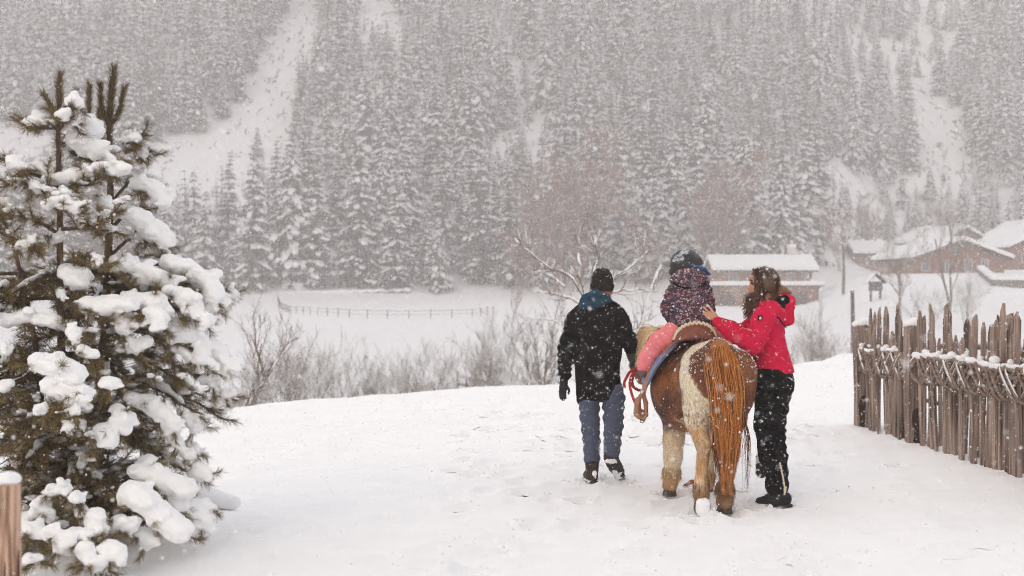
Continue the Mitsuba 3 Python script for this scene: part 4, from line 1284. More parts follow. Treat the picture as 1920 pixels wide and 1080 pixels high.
def clump(path, r, d, thick=0.8, h=0.010):
    """A cushion of snow along pixel points of the photograph, at depth d; r in pixels."""
    s = d / FOCAL
    pts = [at(p[0], p[1], d + (p[2] if len(p) > 2 else 0)) for p in path]
    pr = []
    for i, p in enumerate(pts):
        q = pts[min(i + 1, len(pts) - 1)]
        ri = r * s * g_.uniform(0.92, 1.18)
        pr.append(rc(p, q, ri, r * s * g_.uniform(0.92, 1.15), flat=([0, 0, 1], thick)))
        for _ in range(5):
            o = lerp(p, q, g_.random()) + unit(g_.normal(0, 1, 3) * [1, 1, 0.6]) * ri * g_.uniform(0.5, 1.15)
            pr.append(rc(o, o + g_.normal(0, 0.02, 3), ri * g_.uniform(0.25, 0.55), flat=([0, 0, 1], thick)))
    ph = float(g_.uniform(0, 50))
    bump = lambda P: 0.054 * (meshkit.fbm(P * 9 + ph, 3, 1) - 0.46) + 0.017 * (meshkit.noise(P * 34 + ph, 2) - 0.5)
    for i in range(2 + len(pts)):                   # shoots that stick out of the snow, mostly below and at the sides
        k = g_.integers(0, len(pts))
        dv = unit(g_.normal(0, 1, 3) * [1.2, 0.9, 0.8] + [0.1, -0.25, -0.9])
        o = pts[k] + dv * r * s * 0.35 - [0, 0, 0.3 * r * s]
        CLUMP_SHOOTS.append((o, dv, r * s * 0.8 + g_.uniform(0.03, 0.08)))
    part('snow_clump', pine_, body(pr, 0.022, h, bump), 'clump_snow', smooth=True)


for path, r, d in [
        ([(132, 190), (142, 192)], 12, 7.95), ([(112, 217), (122, 220)], 10, 7.9), ([(150, 236), (178, 248)], 17, 8.2), ([(140, 262), (165, 275), (182, 282)], 20, 8.1), ([(160, 225), (172, 235)], 13, 8.3),
        ([(60, 228), (80, 226)], 6, 8.0), ([(235, 262), (252, 258)], 8, 8.4), ([(205, 290), (214, 285)], 11, 8.3), ([(250, 288), (272, 286)], 7, 8.5), ([(188, 305), (196, 308)], 9, 8.2),
        ([(88, 338), (120, 338), (150, 325)], 13, 7.95), ([(165, 322), (200, 318), (225, 318)], 13, 7.9), ([(20, 300), (45, 312)], 9, 7.9), ([(75, 312), (90, 318)], 11, 8.0), ([(60, 345), (85, 350)], 9, 7.85),
        ([(258, 343), (285, 352), (308, 380)], 15, 8.45), ([(90, 383), (115, 378), (138, 388)], 13, 7.6), ([(175, 404), (192, 408)], 13, 8.0), ([(205, 372), (200, 385)], 10, 8.2),
        ([(238, 398), (262, 412), (285, 430), (308, 452)], 20, 8.35), ([(268, 445), (300, 470)], 15, 8.6), ([(225, 488), (228, 500)], 15, 8.0), ([(60, 450), (40, 458)], 11, 7.7), ([(8, 378), (15, 385)], 9, 7.9), ([(95, 440), (110, 446)], 9, 7.9), ([(195, 432), (210, 428)], 9, 7.9),
        ([(130, 512), (150, 524)], 23, 7.85), ([(262, 505), (282, 518)], 22, 8.05), ([(320, 495), (350, 505), (380, 525), (398, 550)], 22, 8.3), ([(305, 520), (318, 528)], 15, 8.1), ([(320, 545), (345, 553)], 14, 8.0),
        ([(165, 572), (200, 575), (240, 570)], 18, 7.75), ([(245, 560), (290, 563)], 22, 7.85), ([(345, 560), (365, 580), (378, 598)], 22, 8.0), ([(425, 548), (438, 549)], 6, 8.5), ([(395, 565), (388, 590)], 14, 8.25),
        ([(10, 600), (50, 592), (100, 600)], 15, 7.75), ([(320, 610), (345, 625)], 20, 8.05), ([(230, 592), (232, 612)], 16, 7.8), ([(285, 585), (300, 602)], 16, 7.8), ([(370, 618), (378, 645), (372, 668)], 13, 8.1),
        ([(395, 645), (415, 662), (435, 690)], 17, 8.2), ([(275, 640), (258, 650)], 14, 7.9), ([(330, 655), (352, 668)], 10, 8.1), ([(150, 655), (172, 664)], 9, 7.55), ([(130, 608), (136, 622)], 9, 7.6),
        ([(75, 678), (105, 690), (140, 705)], 24, 7.45), ([(100, 725), (125, 732), (150, 735)], 24, 7.45), ([(200, 715), (215, 720)], 10, 7.55), ([(245, 745), (275, 755), (300, 772), (325, 795)], 16, 7.95), ([(345, 775), (362, 792)], 15, 8.15),
        ([(215, 768), (228, 785)], 18, 7.65), ([(195, 805), (205, 825)], 15, 7.6), ([(85, 762), (75, 770)], 9, 7.4), ([(135, 766), (139, 772)], 8, 7.4), ([(122, 792), (128, 800)], 9, 7.4), ([(20, 720), (8, 722)], 10, 7.5), ([(15, 650), (5, 655)], 11, 7.6),
        ([(305, 800), (330, 825), (352, 850)], 12, 8.05), ([(285, 860), (270, 870)], 10, 7.9), ([(370, 875), (378, 890)], 13, 8.1), ([(360, 835), (366, 850)], 10, 8.2), ([(385, 712), (400, 716)], 10, 8.35), ([(420, 740), (430, 742)], 5, 8.4),
        ([(262, 882), (285, 892), (315, 905), (345, 920)], 22, 7.8), ([(340, 935), (365, 950), (380, 975)], 20, 7.95), ([(318, 935), (335, 945)], 15, 7.85), ([(250, 925), (275, 942), (305, 970), (338, 995)], 25, 7.55),
        ([(178, 968), (182, 990)], 18, 7.4), ([(152, 1000), (170, 1005)], 17, 7.35), ([(225, 980), (240, 985)], 15, 7.5), ([(205, 1025), (212, 1038)], 18, 7.3), ([(160, 1030), (170, 1050)], 19, 7.25), ([(185, 1055), (180, 1066)], 14, 7.25),
        ([(85, 940), (80, 955)], 14, 7.45), ([(60, 965), (45, 975)], 14, 7.45), ([(50, 995), (70, 1000)], 14, 7.3), ([(95, 1000), (118, 1015)], 19, 7.3), ([(70, 1045), (55, 1050)], 12, 7.2), ([(110, 900), (120, 915)], 10, 7.45), ([(145, 945), (155, 955)], 9, 7.45), ([(95, 915), (100, 920)], 9, 7.45), ([(265, 1000), (275, 1012)], 12, 7.6), ([(140, 930), (142, 935)], 7, 7.4)]:
    clump(path, r, d)
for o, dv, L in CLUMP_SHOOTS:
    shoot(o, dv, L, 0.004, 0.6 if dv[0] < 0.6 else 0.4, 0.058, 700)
part('branches', pine_, WD.mesh(), 'pine_bark', smooth=50, kind='stuff')
nv = np.concatenate(ND_V).reshape(-1, 3)
nc = np.concatenate(ND_C).reshape(-1, 3)
k_ = np.arange(len(nv) // 5)[:, None] * 5
nf = np.vstack([k_ + [0, 1, 2], k_ + [0, 2, 4], k_ + [4, 2, 3]])
part('needles', pine_, (nv, nf), 'pine_needles', kind='stuff', color=nc)


part('snow_ridges', pine_, RIDGE.mesh(), 'snow', smooth=60, kind='stuff')
# small tufts of snow caught on shoots
sm_ = MB()
ico = trimesh.creation.icosphere(subdivisions=2)
for p in TIPS:
    if g_.random() < (0.30 if p[0] > -2.6 else 0.12):
        for _ in range(3):
            s_ = g_.uniform(0.006, 0.026)
            q = ico.vertices * (1 + 1.1 * (meshkit.fbm(ico.vertices * 1.9 + p * 31 + s_ * 900, 2) - 0.5))[:, None]
            sm_.add(q * [s_ * g_.uniform(0.8, 1.7), s_ * g_.uniform(0.8, 1.7), s_ * 0.65] + p + g_.normal(0, 0.022, 3) * [1, 1, 0.4] + [0, 0, 0.012 + s_ * 0.3], ico.faces)
part('snow_tufts', pine_, sm_.mesh(), 'snow', smooth=True, kind='stuff')
# low snowed-in bough at the right of the pine
t_ = thing('snow_mound', 'smooth mound of snow over a low stump right of the pine', 'snow mound')
c_ = at(400, 878, 9.75)
gz_ = ground(c_[0], c_[1])
part('snow', t_, body([rc([c_[0] - 0.28, c_[1] + 0.1, gz_ + 0.12], [c_[0] + 0.13, c_[1], gz_ + 0.04], 0.15, 0.06, flat=([0, 0, 1], 0.75))], 0.05, 0.014, folds(0.015, 6, 8)), 'clump_snow', smooth=True)
part('stump', t_, MB().tube([[c_[0] - 0.10, c_[1] - 0.03, gz_ - 0.15], [c_[0] - 0.08, c_[1] - 0.03, gz_ + 0.05]], [0.07, 0.06], 9).mesh(), 'pine_bark', smooth=50)
# ------------------------------------------------------------------ the horse
scene['horse_coat'] = {'type': 'principled', 'base_color': {'type': 'mesh_attribute', 'name': 'vertex_color'}, 'roughness': 0.65, 'specular': 0.25, 'sheen': 0.3}
scene['horse_hair'] = {'type': 'twosided', 'bsdf': {'type': 'principled', 'base_color': {'type': 'mesh_attribute', 'name': 'vertex_color'}, 'roughness': 0.45, 'specular': 0.4}}
scene['hoof_horn'] = {'type': 'principled', 'base_color': rgb(0.05, 0.035, 0.025), 'roughness': 0.6}
BROWN, CHEST, CREAM, TAN, BLACKISH = (np.array(c) for c in ([0.135, 0.042, 0.016], [0.29, 0.10, 0.028], [0.72, 0.62, 0.46], [0.50, 0.27, 0.11], [0.035, 0.018, 0.012]))

horse_ = thing('horse', 'shaggy brown and cream pinto horse seen from behind with a long golden tail', 'horse')
H = lambda px, py, d: at(px, py, d)
_gz = ground(1.4, 10.3)
hp = [  # trunk
    rc(H(1345, 714, 10.16), H(1334, 712, 10.50), 0.262, 0.275), rc(H(1334, 712, 10.50), H(1298, 728, 10.85), 0.275, 0.312), rc(H(1298, 728, 10.85), H(1286, 728, 11.12), 0.312, 0.27),
    rc(H(1345, 668, 10.25), H(1295, 668, 11.0), 0.11, 0.13), rc(H(1345, 655, 10.10), H(1347, 672, 9.97), 0.075, 0.06),
    rc(H(1378, 700, 10.12), H(1376, 745, 10.10), 0.155, 0.14), rc(H(1318, 705, 10.14), H(1313, 750, 10.12), 0.155, 0.14),
    rc(H(1290, 752, 10.8), H(1275, 762, 11.1), 0.22, 0.16),
    # neck and head, turned a little to the left
    rc(H(1278, 700, 11.15), H(1245, 655, 11.55), 0.20, 0.145), rc(H(1245, 655, 11.55), H(1222, 640, 11.78), 0.145, 0.11),
    rc(H(1222, 641, 11.80), H(1212, 672, 11.98), 0.105, 0.085), rc(H(1212, 672, 11.98), H(1207, 702, 12.08), 0.08, 0.062), rc(H(1207, 702, 12.08), H(1206, 708, 12.11), 0.062, 0.055),
    rc(H(1222, 655, 11.80), H(1216, 672, 11.88), 0.08, 0.06),
    # left hind leg, pushing off
    rc(H(1314, 745, 10.13), H(1307, 785, 10.14), 0.130, 0.094, k=.04), rc(H(1307, 785, 10.14), H(1318, 830, 10.02), 0.090, 0.062, k=.03), rc(H(1320, 828, 10.0), H(1326, 838, 9.95), 0.056, 0.047, k=0.03),
    rc(H(1321, 838, 9.99), H(1315, 905, 9.96), 0.054, 0.046, k=0.03), rc(H(1315, 905, 9.96), H(1315, 926, 9.96), 0.049, 0.055, k=0.03), rc(H(1315, 926, 9.96), H(1316, 938, 9.95), 0.052, 0.05, k=0.03),
    # right hind leg
    rc(H(1377, 745, 10.13), H(1376, 785, 10.16), 0.130, 0.092, k=.04), rc(H(1376, 785, 10.16), H(1364, 838, 10.06), 0.088, 0.058, k=.03), rc(H(1364, 836, 10.05), H(1362, 846, 10.0), 0.055, 0.046, k=0.03),
    rc(H(1364, 840, 10.05), H(1359, 915, 10.05), 0.053, 0.046, k=0.03), rc(H(1359, 915, 10.05), H(1359, 940, 10.06), 0.05, 0.066, k=0.03),
    # left fore leg
    rc(H(1268, 765, 11.08), H(1263, 825, 11.02), 0.115, 0.080, k=.04), rc(H(1263, 825, 11.02), H(1262, 856, 10.98), 0.082, 0.075, k=0.03), rc(H(1262, 856, 10.98), H(1259, 893, 10.97), 0.070, 0.062, k=0.03), rc(H(1259, 893, 10.97), H(1256, 910, 10.96), 0.066, 0.058, k=0.03),
    # right fore leg
    rc(H(1322, 765, 11.15), H(1326, 825, 11.2), 0.11, 0.07, k=.04), rc(H(1326, 825, 11.2), H(1326, 893, 11.2), 0.07, 0.055, k=0.03), rc(H(1326, 893, 11.2), H(1325, 906, 11.2), 0.06, 0.06, k=0.03),
    cut(H(1345, 800, 10.02), H(1344, 900, 9.9), 0.035, 0.05, k=0.06)]
hv, hf = body(hp, 0.07, 0.0135, lambda p: 0.010 * (meshkit.fbm(p * [16, 16, 9], 3, 4) - 0.5))
HX = unit(H(1288, 733, 11.12) - H(1345, 714, 10.16))
HX = unit(HX * [1, 1, 0])
HS = np.array([HX[1], -HX[0], 0])                       # to the horse's right
H0 = H(1345, 714, 10.16)


def coat(p, g=None):
    """The coat's colour at points of the body: brown patches with a cream band over the croup and down the left thigh."""
    q = p - H0
    s, r, z = q @ HX, q @ HS, p[:, 2]
    wob = 0.055 * (meshkit.fbm(p * 9, 3, 1) - 0.5) + 0.025 * (meshkit.noise(p * [60, 60, 25], 2) - 0.5)
    fine = meshkit.noise(p * [85, 85, 22], 3)[:, None]
    base = lerp(BROWN, CHEST, np.clip(meshkit.fbm(p * [5, 5, 4], 3, 5) * 2.2 - 0.72 - 0.25 * (s < 0.0), 0, 1)[:, None]) * (0.7 + 0.6 * fine)
    dark = np.clip((meshkit.fbm(p * [7, 7, 3.5] + 4, 2, 6) - 0.56) * 9, 0, 1)[:, None] * ((s > 0.2) & (z > 0.6))[:, None]
    base = lerp(base, BLACKISH, 0.75 * dark)
    cream = CREAM * (0.82 + 0.30 * fine)
    lo = np.interp(z, [0.60, 0.70, 0.82, 0.87, 0.94, 0.99, 1.066, 1.10, 1.16, 1.21], [-0.4, -0.3, -0.205, -0.19, -0.162, -0.136, -0.09, -0.045, 0.0, -0.04])
    hi = np.interp(z, [0.60, 0.70, 0.76, 0.86, 0.96, 1.03, 1.10, 1.16, 1.22], [0.2, 0.05, -0.03, -0.05, 0.08, 0.24, 0.33, 0.34, 0.16])
    ss = s + wob
    band = np.clip((ss - lo) / 0.025, 0, 1) * np.clip((hi - ss) / 0.04, 0, 1) * (r < 0.05 + 3 * np.clip(z - 1.14, 0, 1))
    speck = np.clip((meshkit.noise(p * [110, 110, 45], 7) - 0.52) * 5, 0, 1) * np.clip((0.88 - z) / 0.2, 0, 1)
    c = lerp(base, cream, (band * (1 - 0.75 * speck))[:, None])
    # legs: tan hind shanks, cream fore legs, brown above the hooves
    front = s > 0.5
    leg = np.clip((np.where(front | (r > -0.02), 0.52, 0.62) - z + wob * 1.5) / 0.06, 0, 1)
    tan = lerp(TAN, CREAM, np.clip(1.5 * meshkit.fbm(p * [12, 12, 9], 3, 8) - 0.5, 0, 1)[:, None]) * (0.7 + 0.55 * fine)
    hock = np.exp(-((z - 0.44) / 0.05) ** 2)[:, None] * np.clip(meshkit.noise(p * 26, 3) * 2 - 0.6, 0, 1)[:, None]
    tan = lerp(tan, BROWN, 0.8 * hock)
    ivory = lerp(CREAM, TAN, np.clip(1.4 * meshkit.fbm(p * [11, 11, 7], 3, 9) - 0.45, 0, 1)[:, None]) * (0.85 + 0.3 * fine)
    c = lerp(c, np.where(front[:, None], ivory, tan), leg[:, None])
    foot = np.clip((0.19 - z + wob) / 0.07, 0, 1)[:, None]
    c = lerp(c, np.where(front[:, None], TAN * 0.8, np.array([0.20, 0.095, 0.04])) * (0.6 + 0.8 * fine), foot * 0.85)
    headm = (s > 1.25)[:, None]
    c = np.where(headm, base, c)
    return np.clip(c, 0.004, 0.9)


part('body', horse_, (hv, hf), 'horse_coat', smooth=True, color=coat(hv))
# shaggy winter coat: tufts that follow the slope of the body
g_ = np.random.default_rng(66)
hn = vnormals(hv, hf)
ar = np.linalg.norm(np.cross(hv[hf[:, 1]] - hv[hf[:, 0]], hv[hf[:, 2]] - hv[hf[:, 0]]), axis=1)
pick = g_.choice(len(hf), 42000, p=ar / ar.sum())
w_ = g_.dirichlet([1, 1, 1], len(pick))
fp = (hv[hf[pick]] * w_[:, :, None]).sum(1)
fn_ = unit((hn[hf[pick]] * w_[:, :, None]).sum(1))
down = np.array([0, 0, -1.0]) - 0.35 * HX
tang = unit(down - (fn_ @ down)[:, None] * fn_ + g_.normal(0, 0.15, fp.shape))
qs = (fp - H0) @ HX
legz = fp[:, 2] < 0.5
ln = g_.uniform(0.012, 0.026, len(fp)) * np.where((fp[:, 2] < 0.2), 1.3, 1) * np.where((fp[:, 2] > 0.5) & (fp[:, 2] < 0.68), 1.25, 1)
side = unit(np.cross(fn_, tang)) * 0.0022
tip = fp + (tang * 0.90 + fn_ * g_.uniform(0.18, 0.42, len(fp))[:, None]) * ln[:, None]
fv = np.stack([fp - side, fp + side, tip], 1).reshape(-1, 3)
fc = coat(fp) * g_.uniform(0.7, 1.25, (len(fp), 1))
part('coat_hair', horse_, (fv, np.arange(len(fv)).reshape(-1, 3)), 'horse_hair', kind='stuff', color=np.clip(np.repeat(fc, 3, 0), 0, 0.9))


def strands(name, parent, roots, ctrl, r, cols, sides=3, n=11, label=None):
    """Hair strands: roots (k,3), ctrl (k,m,3) further points, colours per strand."""
    mb = MB()
    for a, c, col in zip(roots, ctrl, cols):
        P = spline(np.vstack([a[None], c]), n)
        mb.tube(P, np.linspace(r, r * 0.35, n), sides, cap=False, c=col)
    v, f = mb.mesh()
    return part(name, parent, (v, f), 'horse_hair', kind='stuff', color=mb.colors(), label=label)


# tail
K = 3000
GOLD = np.array([[0.60, 0.235, 0.055], [0.72, 0.38, 0.13], [0.42, 0.155, 0.036], [0.24, 0.075, 0.022], [0.09, 0.03, 0.014]])
roots, ctrl, cols = [], [], []
tail_px = ([640, 665, 700, 750, 800, 850, 890, 915], [1322, 1319, 1322, 1331, 1337, 1344, 1349, 1353], [1372, 1380, 1388, 1391, 1389, 1385, 1379, 1373])
for i in range(K):
    u, dd = g_.random(), g_.normal(0, 1)
    u = np.clip(0.5 + 0.5 * np.tanh(1.6 * (u * 2 - 1)) + g_.normal(0, 0.03), -0.03, 1.03)
    py0 = 656 + 10 * (2 * u - 1) ** 2 + g_.uniform(-8, 4)
    r0 = at(1350 + (u - 0.5) * 44, py0, 9.97 + g_.uniform(-0.02, 0.02))
    lock = int(u * 34)
    gl_ = np.random.default_rng(500 + lock)
    end = min(928, gl_.uniform(830, 915) + g_.normal(0, 14) - 60 * (g_.random() < 0.15))
    wav = gl_.normal(0, 4.0, 5) + g_.normal(0, 1.6, 5)
    u = lerp(u, (lock + 0.5) / 34, 0.5)
    pts = []
    for j, t in enumerate((0.12, 0.35, 0.6, 0.82, 1.0)):
        y = lerp(py0, end, t)
        l_, r_ = np.interp(y, tail_px[0], tail_px[1]), np.interp(y, tail_px[0], tail_px[2])
        dep = 9.87 + 0.07 * (2 * u - 1) ** 2 + 0.012 * dd - 0.03 * math.sin(t * 3)
        pts.append(at(l_ + (r_ - l_) * u + wav[j] * (0.3 + t * 0.6), y, dep))
    roots.append(r0)
    ctrl.append(np.array(pts))
    k = g_.choice(5, p=[0.36, 0.22, 0.24, 0.12, 0.06] if u > 0.18 else [0.15, 0.1, 0.25, 0.25, 0.25])
    cols.append(lerp(GOLD[k], GOLD[0], 0.15) * g_.uniform(0.8, 1.2))
# loose dark strands hanging left of the tail
for i in range(60):
    x = g_.choice([1338, 1343, 1348, 1397, 1402]) + g_.normal(0, 2)
    roots.append(at(1342 + g_.normal(0, 6) + (40 if x > 1380 else 0), 760 + g_.normal(0, 25), 9.9))
    e = g_.uniform(850, 925)
    ctrl.append(np.array([at(x, 810, 9.89), at(x + g_.normal(0, 2), lerp(810, e, 0.5), 9.88), at(x + g_.normal(0, 4), e, 9.89)]))
    cols.append(GOLD[g_.choice([3, 4, 4])])
tl_ = body([rc(at(1350, 655, 10.03), at(1352, 690, 9.93), 0.075, 0.09, flat=([0, 1, 0], 0.6)), rc(at(1352, 690, 9.93), at(1360, 760, 9.92), 0.10, 0.095, flat=([0, 1, 0], 0.5)), rc(at(1360, 760, 9.92), at(1363, 850, 9.92), 0.085, 0.05, flat=([0, 1, 0], 0.5))], 0.04, 0.014)
tail_ = part('tail', horse_, tl_, 'horse_coat', smooth=True, color=np.tile([0.33, 0.12, 0.034], (len(tl_[0]), 1)))
strands('tail_hair', tail_, roots, ctrl, 0.0025, cols)
# feathers over the hooves
roots, ctrl, cols = [], [], []
for (px, py, d, n, col, rad) in ((1359, 915, 10.05, 230, [0.25, 0.11, 0.04], 0.06), (1315, 912, 9.96, 90, [0.22, 0.10, 0.05], 0.05), (1259, 885, 10.97, 220, [0.50, 0.36, 0.22], 0.066), (1326, 890, 11.2, 120, [0.24, 0.10, 0.035], 0.055)):
    for i in range(n):
        a = g_.uniform(0, 6.28)
        o = np.array([math.cos(a), math.sin(a), 0])
        p = at(px, py, d) + o * rad * 0.85 + [0, 0, g_.uniform(-0.02, 0.05)]
        L = g_.uniform(0.03, 0.075)
        p1 = p + o * 0.015 + [0, 0, -0.5 * L]
        p2 = p + o * 0.022 + [g_.normal(0, 0.008), g_.normal(0, 0.008), -L]
        p1[2], p2[2] = max(p1[2], _gz + 0.01), max(p2[2], _gz + 0.005)
        roots.append(p)
        ctrl.append(np.array([p1, p2]))
        cols.append(np.array(col) * g_.uniform(0.5, 1.5))
# the tuft that sweeps out left of the raised hoof
for i in range(70):
    p = at(1306 + g_.normal(0, 2), 906 + g_.normal(0, 2), 11.16)
    roots.append(p)
    ctrl.append(np.array([at(1298 + g_.normal(0, 2), 903 + g_.normal(0, 2), 11.14), at(1284 + g_.normal(0, 3), 911 + g_.normal(0, 2), 11.12)]))
    cols.append(np.array([0.36, 0.14, 0.05]) * g_.uniform(0.6, 1.3))
strands('feather', horse_, roots, ctrl, 0.0034, cols, n=6)
# mane and forelock
roots, ctrl, cols = [], [], []
for i in range(620):
    t = g_.random()
    p = lerp(H(1262, 640, 11.25), H(1222, 618, 11.80), t) + [g_.normal(0, 0.02), g_.normal(0, 0.03), g_.normal(0, 0.01)]
    s = g_.choice([-1, -1, 1])
    L = g_.uniform(0.16, 0.34)
    roots.append(p)
    ctrl.append(np.array([p + [s * 0.09, g_.normal(0, 0.02), 0.01], p + [s * 0.14 + g_.normal(0, 0.015), g_.normal(0, 0.03), -0.45 * L], p + [s * 0.155 + g_.normal(0, 0.02), g_.normal(0, 0.03) + 0.02, -L]]))
    cols.append(np.array([[0.80, 0.62, 0.39], [0.68, 0.47, 0.26], [0.86, 0.72, 0.52], [0.44, 0.25, 0.12]])[g_.choice(4, p=[0.4, 0.25, 0.25, 0.1])] * g_.uniform(0.8, 1.15))
strands('mane', horse_, roots, ctrl, 0.0042, cols, n=7)
for px, lean in ((1196, -1), (1240, 1)):
    b_ = at(px + (6 if lean < 0 else -4), 656, 11.72)
    e = body([rc(b_, b_ + [-0.012, -0.01, 0.05], 0.035, 0.034, flat=([0.3, 1, 0], 0.5)), rc(b_ + [-0.012, -0.01, 0.05], b_ + [-0.022, 0.0, 0.115], 0.034, 0.010, flat=([0.3, 1, 0], 0.5)),
              cut(b_ + [0.0, -0.045, 0.02], b_ + [-0.02, -0.035, 0.10], 0.024, 0.012)], 0.012, 0.008)
    part('ear', horse_, e, 'horse_coat', smooth=True, color=np.tile(CHEST * 0.8, (len(e[0]), 1)))
for sgn in (-1, 1):
    ey = at(1217, 655, 11.86) + [sgn * 0.085, 0.02, 0]
    part('eye', horse_, trimesh.creation.icosphere(subdivisions=2, radius=0.018).apply_translation(ey), 'hoof_horn', smooth=True)
# hooves; the raised one is packed with snow
for px, py, d, r in ((1359, 944, 10.06, 0.062), (1256, 909, 10.96, 0.058), (1325, 905, 11.2, 0.058)):
    c_ = at(px, py, d)
    c_[2] = ground(c_[0], c_[1]) + 0.05
    part('hoof', horse_, body([rc(c_ + [0, 0.0, 0.01], c_ + [0, 0.03, -0.045], r * 0.8, r, flat=([0, 0, 1], 0.9))], 0.02, 0.009, clip=lambda p, z=c_[2]: z - 0.052 - p[:, 2]), 'hoof_horn', smooth=40)
c_ = at(1316, 944, 9.95)
hk_ = part('hoof', horse_, body([rc(c_ + [0, 0.02, 0.02], c_ + [0.002, -0.005, -0.03], 0.052, 0.062, flat=([0, 1, 0], 0.8))], 0.02, 0.009), 'hoof_horn', smooth=True, label='raised hoof packed with snow')
part('snow', hk_, body([rc(c_ + [0.002, -0.035, 0.0], c_ + [0.004, -0.03, -0.04], 0.05, 0.054, flat=([0, 1, 0], 0.75))], 0.02, 0.008, folds(0.012, 22, 6)), 'snow', smooth=True)
# flakes resting on the croup
rest = fp[(fn_[:, 2] > 0.15) & (qs < 0.12) & (fp[:, 2] > 0.95)]
rest = rest[g_.random(len(rest)) < 0.20]
ov_ = np.array([[1, 0, 0], [-1, 0, 0], [0, 1, 0], [0, -1, 0], [0, 0, 1], [0, 0, -1.0]])
of_ = np.array([[0, 2, 4], [2, 1, 4], [1, 3, 4], [3, 0, 4], [2, 0, 5], [1, 2, 5], [3, 1, 5], [0, 3, 5]])


def flakes(P, r0, r1, seed):
    g = np.random.default_rng(seed)
    v = P[:, None] + ov_[None] * (r0 + (r1 - r0) * g.random((len(P), 1, 1)) ** 2) * g.uniform(0.7, 1.3, (len(P), 1, 3))
    return v.reshape(-1, 3), (of_[None] + (np.arange(len(P)) * 6)[:, None, None]).reshape(-1, 3)


def surface_points(v, f, n, seed, up=-0.2, out=0.003):
    g = np.random.default_rng(seed)
    nn = np.cross(v[f[:, 1]] - v[f[:, 0]], v[f[:, 2]] - v[f[:, 0]])
    a = np.linalg.norm(nn, axis=1)
    wt = a * np.clip(nn[:, 2] / np.maximum(a, 1e-12) - up, 0, 2)
    k = g.choice(len(f), n, p=wt / wt.sum())
    w = g.dirichlet([1, 1, 1], n)
    return (v[f[k]] * w[:, :, None]).sum(1) + unit(nn[k]) * out


part('snow_dust', horse_, flakes(rest + [0, -0.008, 0.012], 0.0025, 0.007, 3), 'snow', smooth=True, kind='stuff')

# ------------------------------------------------------------------ saddle, pad, stirrup, rope
def leather(a, b):
    return {'type': 'principled', 'base_color': proc(lambda p, n, uv: mix(a, b, fbm(p.x * 30, p.y * 30, p.z * 30, 3))), 'roughness': 0.45, 'specular': 0.45}


scene['saddle_leather'] = leather([0.10, 0.022, 0.012], [0.26, 0.07, 0.03])
scene['seat_leather'] = leather([0.22, 0.07, 0.03], [0.36, 0.13, 0.06])
scene['tan_leather'] = leather([0.22, 0.10, 0.055], [0.42, 0.22, 0.13])
scene['cream_trim'] = {'type': 'principled', 'base_color': rgb(0.66, 0.55, 0.40), 'roughness': 0.7}
scene['blue_felt'] = {'type': 'principled', 'base_color': proc(lambda p, n, uv: mix([0.085, 0.105, 0.19], [0.20, 0.23, 0.35], fbm(p.x * 45, p.y * 45, p.z * 45, 3))), 'roughness': 0.95, 'sheen': 0.4}
scene['red_rope'] = {'type': 'bumpmap', 'bsdf': {'type': 'principled', 'base_color': proc(lambda p, n, uv: mix([0.36, 0.02, 0.022], [0.62, 0.06, 0.05], noise(p.x * 60, p.y * 60, p.z * 60))), 'roughness': 0.75}, 'scale': 1.0,
                     'arbitrary': proc(lambda p, n, uv: 0.002 * dr.sin((p.x + p.z) * 700.0), eps=5e-4)}
saddle_ = thing('saddle', 'brown leather saddle with a cream scalloped edge on the horse under the child', 'saddle')
arc = spline([at(1263, 638, 10.50), at(1270, 622, 10.50), at(1284, 611, 10.50), at(1304, 606, 10.50), at(1324, 609, 10.50), at(1337, 619, 10.50), at(1343, 634, 10.50)], 44)
low = np.stack([at(px, py, 10.44) for px, py in zip(np.linspace(1262, 1344, 44), 642 - 9 * np.sin(np.linspace(0, np.pi, 44)))])
fw = np.array([0, 0.05, 0.0])
v = np.vstack([arc, lerp(arc, low, 0.5) + [0, -0.03, 0], low, arc + fw, lerp(arc, low, 0.5) + fw * 1.2, low + fw * 1.5])
n_ = 44
f = []
for i in range(n_ - 1):
    for a, b in ((0, 1), (1, 2)):
        f += [[a * n_ + i, b * n_ + i, b * n_ + i + 1], [a * n_ + i, b * n_ + i + 1, a * n_ + i + 1]]
        f += [[(a + 3) * n_ + i, (b + 3) * n_ + i + 1, (b + 3) * n_ + i], [(a + 3) * n_ + i, (a + 3) * n_ + i + 1, (b + 3) * n_ + i + 1]]
    f += [[i, i + 1, 3 * n_ + i + 1], [i, 3 * n_ + i + 1, 3 * n_ + i]]
part('cantle', saddle_, flipcheck(v, np.array(f)), 'saddle_leather', smooth=50)
t_ = np.arange(240) / 239
P = spline(arc, 240) + [0, -0.012, 0.002]
wave = np.sin(t_ * 15 * 2 * np.pi)
P = P + np.array([0, 0, 1.0]) * (0.008 * wave)[:, None]
part('trim', saddle_, MB().tube(P, 0.0105, 7).mesh(), 'cream_trim', smooth=60)
part('seat', saddle_, body([rc(at(1288, 618, 10.66), at(1322, 618, 10.66), 0.05, flat=([0, 0, 1], 0.5)), rc(at(1290, 619, 10.66), at(1282, 640, 10.98), 0.09, 0.08, flat=([0, 0, 1], 0.5)), rc(at(1320, 619, 10.66), at(1295, 640, 10.98), 0.09, 0.08, flat=([0, 0, 1], 0.5)), rc(at(1284, 632, 11.02), at(1284, 618, 11.05), 0.05, 0.03)], 0.03, 0.012), 'seat_leather', smooth=True)


